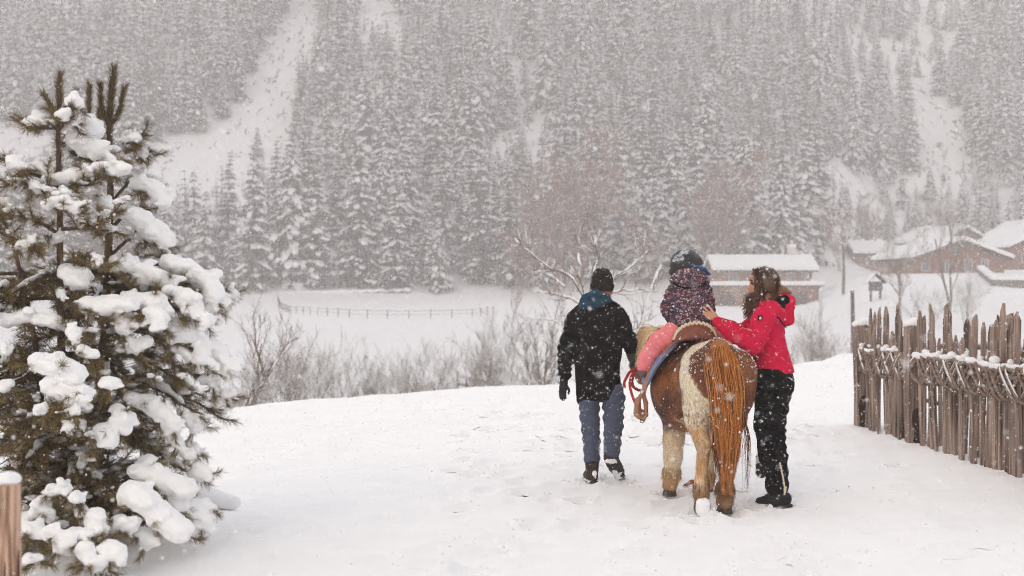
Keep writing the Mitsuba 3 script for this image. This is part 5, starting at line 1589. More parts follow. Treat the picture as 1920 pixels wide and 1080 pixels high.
def drape(pix, lift, th, name, parent, bsdf, nn=9, label=None):
    """A sheet of leather or felt laid on the horse's left side: a strip between two edges given as pixels, pressed onto the body."""
    import scipy.spatial
    A, B = (spline([at(*p) for p in e], 16) for e in pix)
    tree = scipy.spatial.cKDTree(hv)
    G = np.array([lerp(a, b, t) for a, b in zip(A, B) for t in np.linspace(0, 1, nn)])
    d, k = tree.query(G, k=6)
    N = unit(hn[k].mean(1))
    hgt = ((G - hv[k].mean(1)) * N).sum(1)
    G = G + N * np.clip(lift - hgt, 0, 0.08)[:, None]
    v = np.vstack([G, G + N * th])
    m = 16 * nn
    f = []
    for i in range(15):
        for j in range(nn - 1):
            a = i * nn + j
            f += [[a, a + 1, a + nn + 1], [a, a + nn + 1, a + nn], [m + a, m + a + nn + 1, m + a + 1], [m + a, m + a + nn, m + a + nn + 1]]
    edge = [i * nn for i in range(16)] + [15 * nn + j for j in range(1, nn)] + [i * nn + nn - 1 for i in range(14, -1, -1)] + [j for j in range(nn - 2, 0, -1)]
    for a, b in zip(edge, edge[1:] + edge[:1]):
        f += [[a, b, m + b], [a, m + b, m + a]]
    return part(name, parent, flipcheck(v, np.array(f)), bsdf, smooth=50, label=label)


pad_ = thing('saddle_pad', 'grey blue felt saddle pad on the left flank of the horse', 'saddle pad')
drape(([(1272, 642, 10.62), (1250, 668, 10.6), (1230, 695, 10.62), (1217, 722, 10.68)], [(1268, 640, 10.95), (1235, 660, 10.98), (1214, 690, 11.0), (1206, 718, 11.0)]), 0.012, 0.018, 'felt', pad_, 'blue_felt')
drape(([(1274, 634, 10.62), (1258, 650, 10.62), (1248, 664, 10.64)], [(1272, 632, 10.9), (1248, 648, 10.9), (1232, 672, 10.9)]), 0.034, 0.014, 'flap', saddle_, 'tan_leather')
# stirrup with a hooded leather guard
strap = lambda P, w, th: (lambda q: q)(MB().tube(P, w, 8).mesh())
sp = [at(1232, 672, 10.80), at(1219, 700, 10.76), at(1210, 722, 10.72), at(1206, 738, 10.71)]
part('stirrup_strap', saddle_, body([rc(a, b, 0.022, flat=([0.5, 1, 0], 0.4)) for a, b in zip(sp[:-1], sp[1:])], 0.01, 0.008), 'tan_leather', smooth=True)
ring = [at(1205, 736, 10.70), at(1198, 748, 10.68), at(1194, 770, 10.67), at(1197, 781, 10.67), at(1206, 785, 10.68), at(1211, 778, 10.70), at(1211, 756, 10.71), at(1206, 738, 10.71)]
st_ = part('stirrup', saddle_, body([rc(a, b, 0.016, flat=([0.2, 0.1, 0], 1.0)) for a, b in zip(ring[:3], ring[1:4])] + [rc(a, b, 0.017) for a, b in zip(ring[5:], ring[6:])] + [rc(ring[3], ring[4], 0.018), rc(ring[4], ring[5], 0.018)], 0.012, 0.007), 'tan_leather', smooth=True)
part('hood', st_, body([rc(at(1196, 750, 10.72), at(1195, 774, 10.72), 0.024, 0.030, flat=([0, 1, 0], 0.9)), rc(at(1196, 776, 10.71), at(1205, 783, 10.71), 0.027, 0.022)], 0.02, 0.008), 'tan_leather', smooth=True)
part('buckle', st_, MB().tube([at(1201, 786, 10.66), at(1200, 791, 10.66), at(1205, 793, 10.66), at(1209, 789, 10.66)], 0.004, 5).mesh(), 'hoof_horn', smooth=60)
rope_ = thing('lead_rope', 'red lead rope looping from the gloved hand of the man to the horse', 'rope')
for pts in ([(1192, 690, 11.5), (1180, 699, 11.45), (1171, 716, 11.4), (1171, 727, 11.38)], [(1192, 692, 11.5), (1184, 706, 11.45), (1181, 722, 11.4), (1185, 740, 11.3), (1192, 757, 11.2), (1202, 769, 11.1), (1212, 772, 11.05)],
            [(1192, 692, 11.5), (1186, 710, 11.5), (1187, 724, 11.5), (1196, 731, 11.5), (1206, 731, 11.55), (1208, 718, 11.8), (1208, 708, 12.0)]):
    part('strand', rope_, MB().tube(spline([at(*p) for p in pts], 40), 0.012, 8).mesh(), 'red_rope', smooth=60)
# ------------------------------------------------------------------ people
def cloth(a, b, f=7.0, rough=0.85, sheen=0.3):
    return {'type': 'principled', 'base_color': proc(lambda p, n, uv: mix(a, b, fbm(p.x * f, p.y * f, p.z * f, 4))), 'roughness': rough, 'specular': 0.06, 'sheen': sheen}


scene['black_fleece'] = cloth([0.0035, 0.0025, 0.0028], [0.009, 0.006, 0.0065], 14, 0.95, 0.0)
scene['black_trousers'] = cloth([0.003, 0.0022, 0.0028], [0.008, 0.0055, 0.0065], 10, 0.85, 0.0)
scene['beanie_knit'] = cloth([0.012, 0.010, 0.009], [0.035, 0.029, 0.026], 30)
scene['denim'] = {'type': 'principled', 'base_color': proc(lambda p, n, uv: mix([0.028, 0.036, 0.070], [0.12, 0.138, 0.20], 0.6 * fbm(p.x * 9, p.y * 9, p.z * 5, 4) + 0.4 * noise(p.x * 120, p.y * 120, p.z * 120))), 'roughness': 0.85, 'specular': 0.2}
scene['blue_fleece'] = cloth([0.008, 0.026, 0.050], [0.034, 0.085, 0.130], 45)
scene['grey_glove'] = cloth([0.045, 0.040, 0.034], [0.105, 0.094, 0.080], 24)
scene['dark_glove'] = cloth([0.012, 0.011, 0.013], [0.040, 0.036, 0.040], 24)
scene['boot_leather'] = cloth([0.020, 0.014, 0.011], [0.075, 0.052, 0.042], 26, 0.6)
scene['snowy_sole'] = {'type': 'principled', 'base_color': proc(lambda p, n, uv: mix([0.015, 0.012, 0.011], [0.80, 0.80, 0.82], smoothstep(0.46, 0.56, fbm(p.x * 26, p.y * 26, p.z * 26, 3)))), 'roughness': 0.8}
scene['skin'] = {'type': 'principled', 'base_color': proc(lambda p, n, uv: mix([0.50, 0.24, 0.15], [0.62, 0.33, 0.22], fbm(p.x * 24, p.y * 24, p.z * 24, 3))), 'roughness': 0.5, 'specular': 0.35}
scene['lip'] = {'type': 'principled', 'base_color': rgb(0.42, 0.13, 0.10), 'roughness': 0.45}
scene['eye_dark'] = {'type': 'principled', 'base_color': rgb(0.02, 0.014, 0.012), 'roughness': 0.15}
scene['brown_hair'] = {'type': 'twosided', 'bsdf': {'type': 'principled', 'base_color': {'type': 'mesh_attribute', 'name': 'vertex_color'}, 'roughness': 0.4, 'specular': 0.45}}
scene['red_shell'] = {'type': 'principled', 'base_color': proc(lambda p, n, uv: mix([0.50, 0.004, 0.040], [0.66, 0.014, 0.066], fbm(p.x * 8, p.y * 8, p.z * 8, 3))), 'roughness': 0.7, 'specular': 0.08}
scene['fur_trim'] = cloth([0.12, 0.055, 0.03], [0.30, 0.16, 0.09], 60)
scene['black_lining'] = cloth([0.004, 0.004, 0.004], [0.010, 0.009, 0.009], 30)
scene['pink_trousers'] = {'type': 'principled', 'base_color': proc(lambda p, n, uv: mix([0.72, 0.16, 0.19], [0.84, 0.26, 0.27], fbm(p.x * 11, p.y * 11, p.z * 11, 3))), 'roughness': 0.7, 'specular': 0.2, 'sheen': 0.3}
scene['helmet_shell'] = {'type': 'principled', 'base_color': rgb(0.018, 0.015, 0.014), 'roughness': 0.42, 'specular': 0.4}
scene['helmet_print'] = {'type': 'principled', 'base_color': proc(lambda p, n, uv: mix([0.05, 0.05, 0.055], [0.42, 0.44, 0.47], smoothstep(0.45, 0.55, fbm(p.x * 60, p.y * 60, p.z * 60, 2)))), 'roughness': 0.5}
scene['blue_peak'] = cloth([0.025, 0.055, 0.14], [0.05, 0.10, 0.25], 20, 0.6)
scene['grey_boot'] = cloth([0.085, 0.055, 0.060], [0.20, 0.14, 0.15], 30)
scene['zip_cream'] = {'type': 'principled', 'base_color': rgb(0.60, 0.52, 0.40), 'roughness': 0.6}


def confetti(p, n, uv):
    """Tiny coloured flecks printed all over a dark purple cloth."""
    a = voronoi(p.x * 95 + 0.35 * p.y * 95, p.z * 95 - 0.2 * p.y * 95)
    h = a[2]
    c = mix([0.050, 0.027, 0.038], [0.21, 0.155, 0.19], smoothstep(0.30, 0.32, h))
    c = mix(c, [0.20, 0.045, 0.060], smoothstep(0.46, 0.48, h))
    c = mix(c, [0.42, 0.19, 0.14], smoothstep(0.62, 0.64, h))
    c = mix(c, [0.085, 0.066, 0.11], smoothstep(0.74, 0.74, h))
    c = mix(c, [0.48, 0.42, 0.44], smoothstep(0.91, 0.93, h))
    return mix([0.045, 0.030, 0.050], c, smoothstep(0.62, 0.50, a[0]) * 1.0)


scene['confetti_cloth'] = {'type': 'principled', 'base_color': proc(confetti), 'roughness': 0.8, 'specular': 0.2, 'sheen': 0.3}


class Fig:
    """Points and radii of a figure standing about d0 metres away."""

    def __init__(self, d0):
        self.d0 = d0

    def __call__(self, px, py, dd=0.0):
        return at(px, py, self.d0 + dd)

    def r(self, px):
        return px * self.d0 / FOCAL

    def c(self, a, b, ra, rb=None, **k):
        return rc(self(*a), self(*b), self.r(ra), self.r(ra if rb is None else rb), **k)


YF = [0, 1, 0]


def below(z, p):
    return z - p[:, 2]


def hand(fig_pts, palm, tips, r=0.0085, thumb=None, bsdf='skin', name='hand', parent=None, bend=None, label=None):
    """A palm (two points, two radii) with separate fingers: tips = list of (root, knuckle, tip)."""
    pr = [rc(palm[0], palm[1], palm[2], palm[3], flat=palm[4] if len(palm) > 4 else None, k=0.012)]
    for a, b, c in tips:
        m = lerp(b, c, 0.5)
        pr += [rc(a, b, r * 1.15, r, k=0.005), rc(b, m, r, r * 0.92, k=0.003), rc(m, c, r * 0.92, r * 0.78, k=0.003)]
    v, f = body(pr, 0.006, 0.0034)
    return part(name, parent, (v, f), bsdf, smooth=True, label=label)


# ---- the man
man = thing('person', 'person in black jacket, dark knit cap and blue jeans walking beside the horse', 'person')
M = Fig(11.6)
jk = [M.c((1094, 600, .02), (1148, 598, .02), 24, 24, flat=(YF, .72)), M.c((1118, 602), (1121, 660), 42, 42, flat=(YF, .60)), M.c((1121, 655), (1123, 742, .02), 43, 44, flat=(YF, .62)),
      M.c((1100, 580, .02), (1138, 577, .02), 15, 17), M.c((1085, 596), (1080, 612), 19, 16, flat=(YF, .85)), M.c((1154, 592), (1164, 606), 19, 17, flat=(YF, .85)),
      M.c((1075, 604, .0), (1060, 652, .03), 15.5, 14, wrinkle=(3, .006, 1)), M.c((1060, 652, .03), (1058, 704, -.02), 14, 11.5, wrinkle=(4, .009, 2), k=.02),
      M.c((1163, 602, .0), (1179, 637, -.02), 16.5, 15, wrinkle=(2, .006, 3)), M.c((1179, 637, -.02), (1187, 664, .10), 15, 12, wrinkle=(3, .007, 4), k=.02)]
hem = M(1120, 756)[2]
v, f = body(jk, 0.035, 0.0105, lambda p: folds(0.017, 7, 1, (1, 1, .35))(p) + folds(0.007, 18, 2, (1, 1, .5))(p), lambda p: below(hem + 0.03 * np.sin(p[:, 0] * 9 + 1.0), p))
jacket_ = part('jacket', man, (v, f), 'black_fleece', smooth=True)
part('snow_flecks', jacket_, flakes(surface_points(v, f, 420, 1, up=-0.55), 0.0022, 0.0058, 1), 'snowflake', smooth=True, kind='stuff')
jn = [M.c((1104, 732), (1148, 732), 20, 21, flat=(YF, .8)), M.c((1104, 745), (1107, 800, .04), 20.5, 17, wrinkle=(3, .007, 1)), M.c((1108, 800, .04), (1110, 868, .0), 17, 14.5, wrinkle=(4, .005, 5)),
      M.c((1150, 745), (1151, 800, -.02), 22, 17.5, wrinkle=(3, .007, 2)), M.c((1150, 800, -.02), (1147, 851, -.20), 17.5, 15, wrinkle=(3, .005, 4))]
za, zb = M(1110, 876)[2], M(1147, 857, -.2)[2]
xm = M(1129, 800)[0]
v, f = body(jn, 0.018, 0.0105, lambda p: folds(0.010, 11, 3, (1, 1, 1.4))(p), lambda p: np.where(p[:, 0] < xm, za, zb) - p[:, 2])
jeans_ = part('jeans', man, (v, f), 'denim', smooth=True)
part('snow_flecks', jeans_, flakes(surface_points(v, f, 130, 2, up=-0.8), 0.0022, 0.0052, 2), 'snowflake', smooth=True, kind='stuff')
# boots: the left one flat, the right one on its toes showing a snowy sole
gl = ground(*M(1110, 890)[:2])
a_ = M(1110, 872, -.02)
lb = [rc(a_, [a_[0], a_[1], gl + 0.10], 0.058, 0.055), rc([a_[0], a_[1] - 0.02, gl + 0.045], [a_[0] - 0.02, a_[1] + 0.19, gl + 0.04], 0.052, 0.045, flat=([0, 0, 1], .85))]
boot_ = part('boot', man, body(lb, 0.02, 0.009, folds(0.006, 26, 1), lambda p: gl - 0.012 - p[:, 2]), 'boot_leather', smooth=True)
part('sole', boot_, body([rc([a_[0], a_[1] - 0.03, gl + 0.012], [a_[0] - 0.02, a_[1] + 0.2, gl + 0.012], 0.056, 0.047, flat=([0, 0, 1], .3))], 0.01, 0.009, folds(0.005, 40, 3)), 'snowy_sole', smooth=True)
part('snow', boot_, body([rc([a_[0] + 0.015, a_[1] - 0.06, gl + 0.05], [a_[0] + 0.02, a_[1] - 0.06, gl + 0.085], 0.024, 0.018, flat=(YF, .5))], 0.01, 0.007, folds(0.010, 30, 2)), 'snow', smooth=True)
an, heel, toe = M(1147, 858, -.20), M(1145, 866, -.23), M(1162, 893, -.05)
dirf = unit(toe - heel)
nrm = unit(np.cross(dirf, [1, 0, 0]))
nrm = nrm if nrm[1] < 0 else -nrm                        # the sole faces back to the camera
rb = [rc(an, heel - nrm * 0.05, 0.056, 0.055), rc(heel - nrm * 0.05, toe - nrm * 0.04, 0.052, 0.045), rc(an, toe - nrm * 0.06, 0.045, 0.035)]
boot_ = part('boot', man, body(rb, 0.02, 0.009, folds(0.006, 26, 4)), 'boot_leather', smooth=True, label='lifted boot showing its snow-packed sole')
part('sole', boot_, body([rc(heel + dirf * 0.0, lerp(heel, toe, 0.55), 0.050, 0.046, flat=(nrm, .35)), rc(lerp(heel, toe, 0.55), toe + dirf * 0.02, 0.048, 0.048, flat=(nrm, .35))], 0.012, 0.007, lambda p: folds(0.010, 45, 3)(p)), 'snowy_sole', smooth=True)
# head, cap, hood of the sweater
hd = [M.c((1129, 527, .02), (1130, 538, .03), 19, 17), M.c((1131, 545, .05), (1134, 553, .07), 15, 12), M.c((1122, 560, .0), (1122, 572, .0), 15, 16), rc(M(1133, 541, .12), M(1134, 547, .13), 0.018, 0.012, k=.01), M.c((1147, 545, .0), (1147, 551, .0), 3.2, 2.2, k=.006)]
head_ = part('head', man, body(hd, 0.02, 0.007), 'skin', smooth=True)
cap = [M.c((1129, 526, .015), (1129, 534, .015), 21, 21.5), M.c((1126, 516, .01), (1131, 514, .01), 13, 13)]
cz = M(1129, 545)[2]
part('cap', man, body(cap, 0.03, 0.007, lambda p: 0.0035 * np.sin((p[:, 2] + 0.10 * p[:, 0]) * 190) * (p[:, 2] > cz + 0.06) + folds(0.005, 20, 1)(p) - 0.007 * (p[:, 2] < cz + 0.055), lambda p: cz + 0.10 * (p[:, 0] - M(1129, 545)[0]) * -1 - p[:, 2]), 'beanie_knit', smooth=True)
ho = [M.c((1094, 573, -.05), (1098, 562, -.08), 9, 10.5), M.c((1098, 562, -.08), (1116, 553, -.11), 10.5, 10), M.c((1116, 553, -.11), (1138, 561, -.08), 10, 8), M.c((1138, 561, -.08), (1143, 567, .02), 8, 6), M.c((1100, 572, -.10), (1128, 567, -.12), 8, 8), M.c((1093, 574, .0), (1100, 566, .08), 8, 8), M.c((1140, 567, .02), (1125, 568, .14), 7, 8)]
part('hood', man, body(ho, 0.012, 0.007, lambda p: folds(0.012, 18, 2, (1, 1, 2.2))(p)), 'blue_fleece', smooth=True)
# gloves
def mfingers(root, step, knuck, tip):
    return [(root + step * i, root + step * i + knuck * q, root + step * i + knuck * q + tip * q) for i, q in zip((-1.5, -0.5, 0.5, 1.5), (0.9, 1.05, 1.0, 0.8))]


w0, w1 = M(1058, 708, -.02), M(1056, 728, -.01)
hand(None, (w0, w1, 0.036, 0.038, ([0.6, 1, 0], .6)), mfingers(M(1055, 733, -.01), np.array([0.013, -0.016, 0.0]), np.array([0.0, 0.006, -0.038]), np.array([0.006, 0.012, -0.036])) + [(M(1063, 724, -.03), M(1067, 731, -.05), M(1066, 738, -.05))], 0.0105, bsdf='dark_glove', name='glove', parent=man)
w0, w1 = M(1187, 668, .08), M(1190, 682, .12)
hand(None, (w0, w1, 0.050, 0.050, ([1, .2, .3], .75)), mfingers(M(1192, 688, .10), np.array([0.004, 0.021, 0.002]), np.array([0.004, -0.006, -0.028]), np.array([-0.026, -0.012, -0.010])) + [(M(1184, 678, .05), M(1182, 688, .02), M(1187, 695, .03))], 0.0125, bsdf='grey_glove', name='glove', parent=man, label='olive grey glove closed on the red rope')
part('cuff', man, body([M.c((1183, 655, .06), (1188, 670, .09), 12.5, 12.5, flat=([1, 0, 0], .9))], 0.01, 0.009, folds(0.006, 20, 2)), 'grey_glove', smooth=True)

# ---- the woman
woman = thing('person', 'person with long brown hair in a pink-red jacket steadying the rider from the right', 'person')
W = Fig(10.45)
rj = [W.c((1438, 588, .0), (1441, 640, .0), 33, 30, flat=(YF, 1.15)), W.c((1441, 640, .0), (1449, 698, .0), 31, 39, flat=(YF, 1.05)), W.c((1442, 586, -.12), (1442, 586, .14), 22, 22), W.c((1440, 572, .0), (1446, 580, .0), 20, 24),
      W.c((1434, 592, -.17), (1411, 648, -.20), 22, 18.5, wrinkle=(2, .007, 1)), W.c((1411, 648, -.20), (1372, 622, -.10), 18, 15, wrinkle=(3, .006, 2), k=.025), W.c((1372, 622, -.10), (1350, 608, .02), 14.5, 10.5, wrinkle=(2, .004, 3), k=.02),
      W.c((1424, 594, .17), (1394, 624, .24), 18, 15), W.c((1394, 624, .24), (1368, 612, .30), 14.5, 12, wrinkle=(2, .006, 3), k=.02), W.c((1368, 612, .30), (1352, 605, .36), 12, 9.5, k=.02)]
wz = W(1450, 702)[2]
wx = W(1450, 702)[0]
v, f = body(rj, 0.03, 0.0095, lambda p: folds(0.014, 9, 5, (1, 1, 1.4))(p) + folds(0.006, 20, 6, (1, 1, 1.6))(p) + 0.006 * np.exp(-((p[:, 2] - W(1440, 656)[2] - 0.15 * (p[:, 0] - wx)) / 0.012) ** 2), lambda p: np.where(p[:, 2] < wz + 0.2, wz + 0.10 * (p[:, 0] - wx) - p[:, 2], -1.0))
jacket_ = part('jacket', woman, (v, f), 'red_shell', smooth=True)
part('snow_flecks', jacket_, flakes(surface_points(v, f, 260, 3, up=-0.5), 0.0022, 0.006, 3), 'snowflake', smooth=True, kind='stuff')
bd = W(1421, 596, -.17) + [0, -0.092, 0]
bm = MB().box(bd + [-0.016, -0.0022, -0.018], bd + [0.016, 0.0, 0.018])
bdg = part('badge', jacket_, bm.mesh(), 'black_lining', label='small square black badge with a pale mark on the sleeve')
mk = MB()
mk.add([bd + [-0.010, -0.0030, -0.008], bd + [0.010, -0.0030, 0.006], bd + [-0.002, -0.0030, 0.010]], [[0, 1, 2]]).add([bd + [-0.008, -0.0030, -0.011], bd + [0.009, -0.0030, -0.009], bd + [0.010, -0.0030, 0.0]], [[0, 1, 2]])
part('badge_mark', jacket_, mk.mesh(), 'tree_snow')
# hood hanging at the back, its dark opening towards the head
hh = [W.c((1452, 566, .0), (1478, 568, .0), 14, 15, flat=(YF, 1.3)), W.c((1470, 570, .0), (1476, 598, .0), 18, 13, flat=(YF, 1.25)), W.c((1450, 562, .0), (1462, 594, .0), 13, 16, flat=(YF, 1.2)), W.c((1446, 556, -.05), (1482, 560, -.06), 8, 6.5), W.c((1446, 556, .05), (1480, 558, .08), 8, 7), W.c((1482, 560, -.06), (1484, 575, -.02), 6, 7),
      cut(W(1450, 570, -.16), W(1471, 566, -.16), W.r(13), W.r(12), k=.01)]
hood_ = part('hood', woman, body(hh, 0.018, 0.008, folds(0.012, 12, 7, (1, 1, 1.2))), 'red_shell', smooth=True)
part('lining', hood_, body([W.c((1449, 566, -.085), (1470, 564, -.085), 13, 11, flat=(YF, .35)), W.c((1458, 572, -.085), (1466, 574, -.085), 9, 7, flat=(YF, .35))], 0.015, 0.008, folds(0.008, 25, 3)), 'black_lining', smooth=True)
part('fur_trim', hood_, body([W.c((1443, 549, -.07), (1462, 542, -.05), 6.5, 7.5), W.c((1462, 542, -.05), (1480, 549, -.03), 7.5, 5), W.c((1443, 549, -.07), (1438, 560, -.12), 5.5, 4.5)], 0.015, 0.007, folds(0.016, 40, 8)), 'fur_trim', smooth=True)
part('cord', hood_, MB().tube(spline([W(1440, 572, -.17), W(1452, 584, -.19), W(1462, 600, -.185), W(1474, 614, -.13)], 16), 0.006, 6).mesh(), 'black_lining', smooth=60)
tr = [W.c((1448, 708, -.02), (1452, 720, .0), 38, 37, flat=(YF, .95)), W.c((1452, 722, -.06), (1447, 790, -.06), 33, 26, wrinkle=(3, .006, 2)), W.c((1447, 790, -.06), (1455, 860, -.06), 25, 20, wrinkle=(4, .008, 3)), W.c((1455, 860, -.06), (1457, 914, -.06), 20.5, 22, wrinkle=(2, .005, 3)),
      W.c((1442, 725, .10), (1437, 795, .12), 28, 24), W.c((1437, 795, .12), (1441, 858, .22), 22, 19), W.c((1441, 858, .22), (1440, 872, .24), 18, 16)]
tz = W(1457, 926, -.06)[2]
v, f = body(tr, 0.02, 0.0105, lambda p: folds(0.010, 10, 9, (1, 1, 1.3))(p), lambda p: np.maximum(tz - p[:, 2], p[:, 2] - wz - 0.05))
trous_ = part('trousers', woman, (v, f), 'black_trousers', smooth=True)
part('snow_flecks', trous_, flakes(surface_points(v, f, 320, 4, up=-0.8), 0.0022, 0.0058, 4), 'snowflake', smooth=True, kind='stuff')
part('zip', trous_, MB().tube(spline([W(1462, 867, -.20), W(1466, 885, -.215), W(1471, 912, -.225), W(1471, 928, -.225), W(1474, 912, -.22)], 20), 0.0065, 6).mesh(), 'zip_cream', smooth=60)
gw = ground(*W(1457, 930, -.06)[:2])
c_ = W(1457, 925, -.06)
wb = [rc([c_[0] + 0.055, c_[1], gw + 0.06], [c_[0] - 0.05, c_[1], gw + 0.055], 0.055, 0.05), rc([c_[0] - 0.05, c_[1] + 0.01, gw + 0.045], [c_[0] - 0.125, c_[1] + 0.02, gw + 0.035], 0.046, 0.034)]
boot_ = part('boot', woman, body(wb, 0.02, 0.009, folds(0.005, 26, 1), lambda p: gw - 0.012 - p[:, 2]), 'dark_glove', smooth=True)
part('sole', boot_, body([rc([c_[0] + 0.065, c_[1], gw + 0.012], [c_[0] - 0.13, c_[1] + 0.01, gw + 0.012], 0.055, 0.045, flat=([0, 0, 1], .3))], 0.01, 0.008, folds(0.006, 40, 3)), 'snowy_sole', smooth=True)
b0, b1 = W(1432, 864, .28), W(1427, 886, .20)
boot_ = part('boot', woman, body([rc(W(1440, 868, .25), b0, 0.055, 0.05), rc(b0, lerp(b0, b1, 1.0), 0.048, 0.042)], 0.02, 0.009, folds(0.006, 26, 4)), 'dark_glove', smooth=True, label='rear boot with its snowy sole lifted')
part('sole', boot_, body([rc(b0 + [-0.035, -0.01, 0.01], b1 + [-0.02, -0.015, 0.0], 0.044, 0.038, flat=([1, 0.5, 0], .4))], 0.01, 0.008, folds(0.008, 45, 3)), 'snowy_sole', smooth=True)
# head in profile
fh = [rc(W(1433, 530, .0), W(1426, 532, .0), W.r(23), W.r(20)), W.c((1420, 538, .0), (1417, 546, .0), 14, 10, flat=(YF, .95)), W.c((1421, 552, .0), (1414, 553, .0), 8, 5), W.c((1434, 552, .0), (1438, 576, .0), 13, 15),
      W.c((1409, 533, .0), (1403.8, 541, .0), 2.6, 3.0, k=.006), W.c((1404.5, 542, .0), (1409, 543, .0), 2.8, 3.2, k=.005), W.c((1408, 548, .0), (1410, 548, .0), 2.6, 3, k=.004), W.c((1408.6, 551.3, .0), (1411, 551.3, .0), 2.3, 3, k=.004), W.c((1411, 557, .0), (1415, 556, .0), 3.6, 5, k=.01),
      W.c((1409.5, 520, -.04), (1409.5, 520, .04), 4.5, 4.5, k=.03), cut(W(1407.5, 531.5, -.05), W(1408.5, 532, -.03), W.r(3.2), W.r(3.4), k=.012)]
hv2, hf2 = body(fh, 0.018, 0.0045)
head_ = part('head', woman, (hv2, hf2), 'skin', smooth=True)
for sg in (-1, 1):
    part('eye', head_, body([rc(W(1409.6, 531.8, sg * .036), W(1411.5, 531.8, sg * .046), 0.0085, 0.0085)], 0.004, 0.003), 'eye_dark', smooth=True)
    part('eyebrow', head_, MB().tube([W(1405.6, 526.5, sg * .024), W(1407.6, 525, sg * .040), W(1411.5, 526.5, sg * .060)], [0.004, 0.005, 0.003], 5).mesh(), 'eye_dark', smooth=60)
part('lips', head_, body([rc(W(1406.6, 548.6, -.014), W(1406.6, 548.6, .014), 0.0075), rc(W(1407.0, 551.0, -.012), W(1407.0, 551.0, .012), 0.0075)], 0.005, 0.003), 'lip', smooth=True)
# hair: a cap of hair and long wavy strands to the front and the back
cp = [W.c((1437, 527, .0), (1431, 524, .0), 26, 24.5), W.c((1441, 538, -.03), (1446, 556, -.03), 22, 16), W.c((1441, 538, .03), (1444, 556, .03), 20, 16), cut(W(1404, 545, -.07), W(1411, 528, -.07), W.r(14), W.r(10), k=.012), cut(W(1402, 545, .03), W(1408, 526, .03), W.r(14), W.r(9), k=.012), cut(W(1410, 548, -.13), W(1412, 540, -.13), W.r(13), W.r(10), k=.012)]
v, f = body(cp, 0.02, 0.006, folds(0.006, 26, 3))
HC = np.array([[0.060, 0.024, 0.012], [0.12, 0.048, 0.020], [0.028, 0.013, 0.009], [0.22, 0.10, 0.045]])
hair_ = part('hair', woman, (v, f), 'brown_hair', smooth=True, color=np.tile(HC[0], (len(v), 1)))
gh = np.random.default_rng(9)
roots, ctrl, cols = [], [], []
for i in range(900):
    t = gh.random()
    a = gh.uniform(-1.25, 1.25)
    near_ = -1 if gh.random() < 0.72 else 1
    top = W(1430 + gh.normal(0, 6), 504.5 + gh.normal(0, 1.2), near_ * abs(gh.normal(0, .03)))
    kind = gh.random()
    wv = gh.normal(0, 1.6, 4)
    if kind < 0.55:                                     # over the shoulder to the front
        x1 = gh.uniform(1413, 1428)
        p1 = W(x1 + 1, 528 + gh.normal(0, 4), near_ * (.090 + gh.random() * .02))
        p2 = W(lerp(1424, x1, .55) + wv[0], 552 + gh.normal(0, 4), near_ * .105)
        p3 = W(1409 + gh.normal(0, 6.5) + wv[1], 566 + gh.normal(0, 6), near_ * .115)
        p4 = W(1405 + gh.normal(0, 5.5) + wv[2], gh.uniform(574, 598), near_ * .10 - .03)
    else:                                               # down the back, into the hood
        x1 = gh.uniform(1438, 1459)
        p1 = W(x1, 524 + gh.normal(0, 5), near_ * gh.uniform(.03, .10))
        p2 = W(x1 + 1 + wv[0], 538 + gh.normal(0, 3), near_ * gh.uniform(.05, .11))
        p3 = W(1446 + gh.normal(0, 6) + wv[1], 551 + gh.normal(0, 3), near_ * .105)
        p4 = W(1441 + gh.normal(0, 6) + wv[2], gh.uniform(558, 570), near_ * .10)
    roots.append(top)
    ctrl.append(np.array([p1, p2, p3, p4]))
    cols.append(HC[gh.choice(4, p=[.4, .3, .2, .1])] * gh.uniform(.7, 1.3))
strands('strands', hair_, roots, ctrl, 0.0036, cols, n=10)
part('snow_flecks', hair_, flakes(surface_points(v, f, 46, 5, up=0.0, out=0.012), 0.003, 0.0075, 5), 'snow', smooth=True, kind='stuff')
# her left hand lies spread on the back of the child
wr, pm = W(1347, 604, .02), W(1337, 592, .03)
tp = []
for (kx, ky), (tx, ty), dd in (((1331.5, 588), (1319, 576), .06), ((1330.5, 591.5), (1318.5, 583.5), .05), ((1331, 595.5), (1319.5, 589), .05), ((1333, 599), (1323.5, 594), .05)):
    a = W(lerp(1337, kx, .35), lerp(592, ky, .5), .03)
    tp.append((a, W(kx - 1, ky - 1, .03 + .3 * (dd - .03)), W(tx, ty, dd)))
tp.append((W(1341, 594, .0), W(1336, 583.5, .01), W(1327.5, 572.5, .05)))
hand(None, (wr, pm, 0.026, 0.031, (YF, .6)), tp, 0.0088, parent=woman)
part('cuff', woman, body([W.c((1352, 611, .01), (1345, 603, .02), 11, 9.5)], 0.01, 0.008, folds(0.004, 30, 1)), 'red_shell', smooth=True)
part('cuff_band', woman, body([W.c((1347, 605.5, .02), (1344.5, 602.5, .02), 8.3, 8)], 0.006, 0.006), 'black_lining', smooth=True)
rh = W(1349, 603, .37)
hand(None, (rh, rh + [-0.05, 0.02, 0.02], 0.024, 0.030, (YF, .6)), [(rh + [-0.06, 0.02, 0.03 - 0.018 * i], rh + [-0.095, 0.01, 0.04 - 0.02 * i], rh + [-0.13, -0.02, 0.045 - 0.02 * i]) for i in range(4)] + [(rh + [-0.03, 0.0, 0.03], rh + [-0.05, -0.02, 0.055], rh + [-0.075, -0.04, 0.07])], 0.0088, parent=woman)
part('glove', woman, body([W.c((1414, 650, -.20), (1405, 664, -.15), 7, 6, flat=(YF, .6)), W.c((1405, 658, -.16), (1403, 668, -.12), 5, 4)], 0.012, 0.007, folds(0.006, 30, 2)), 'black_lining', smooth=True, label='black glove tucked under the sleeve')

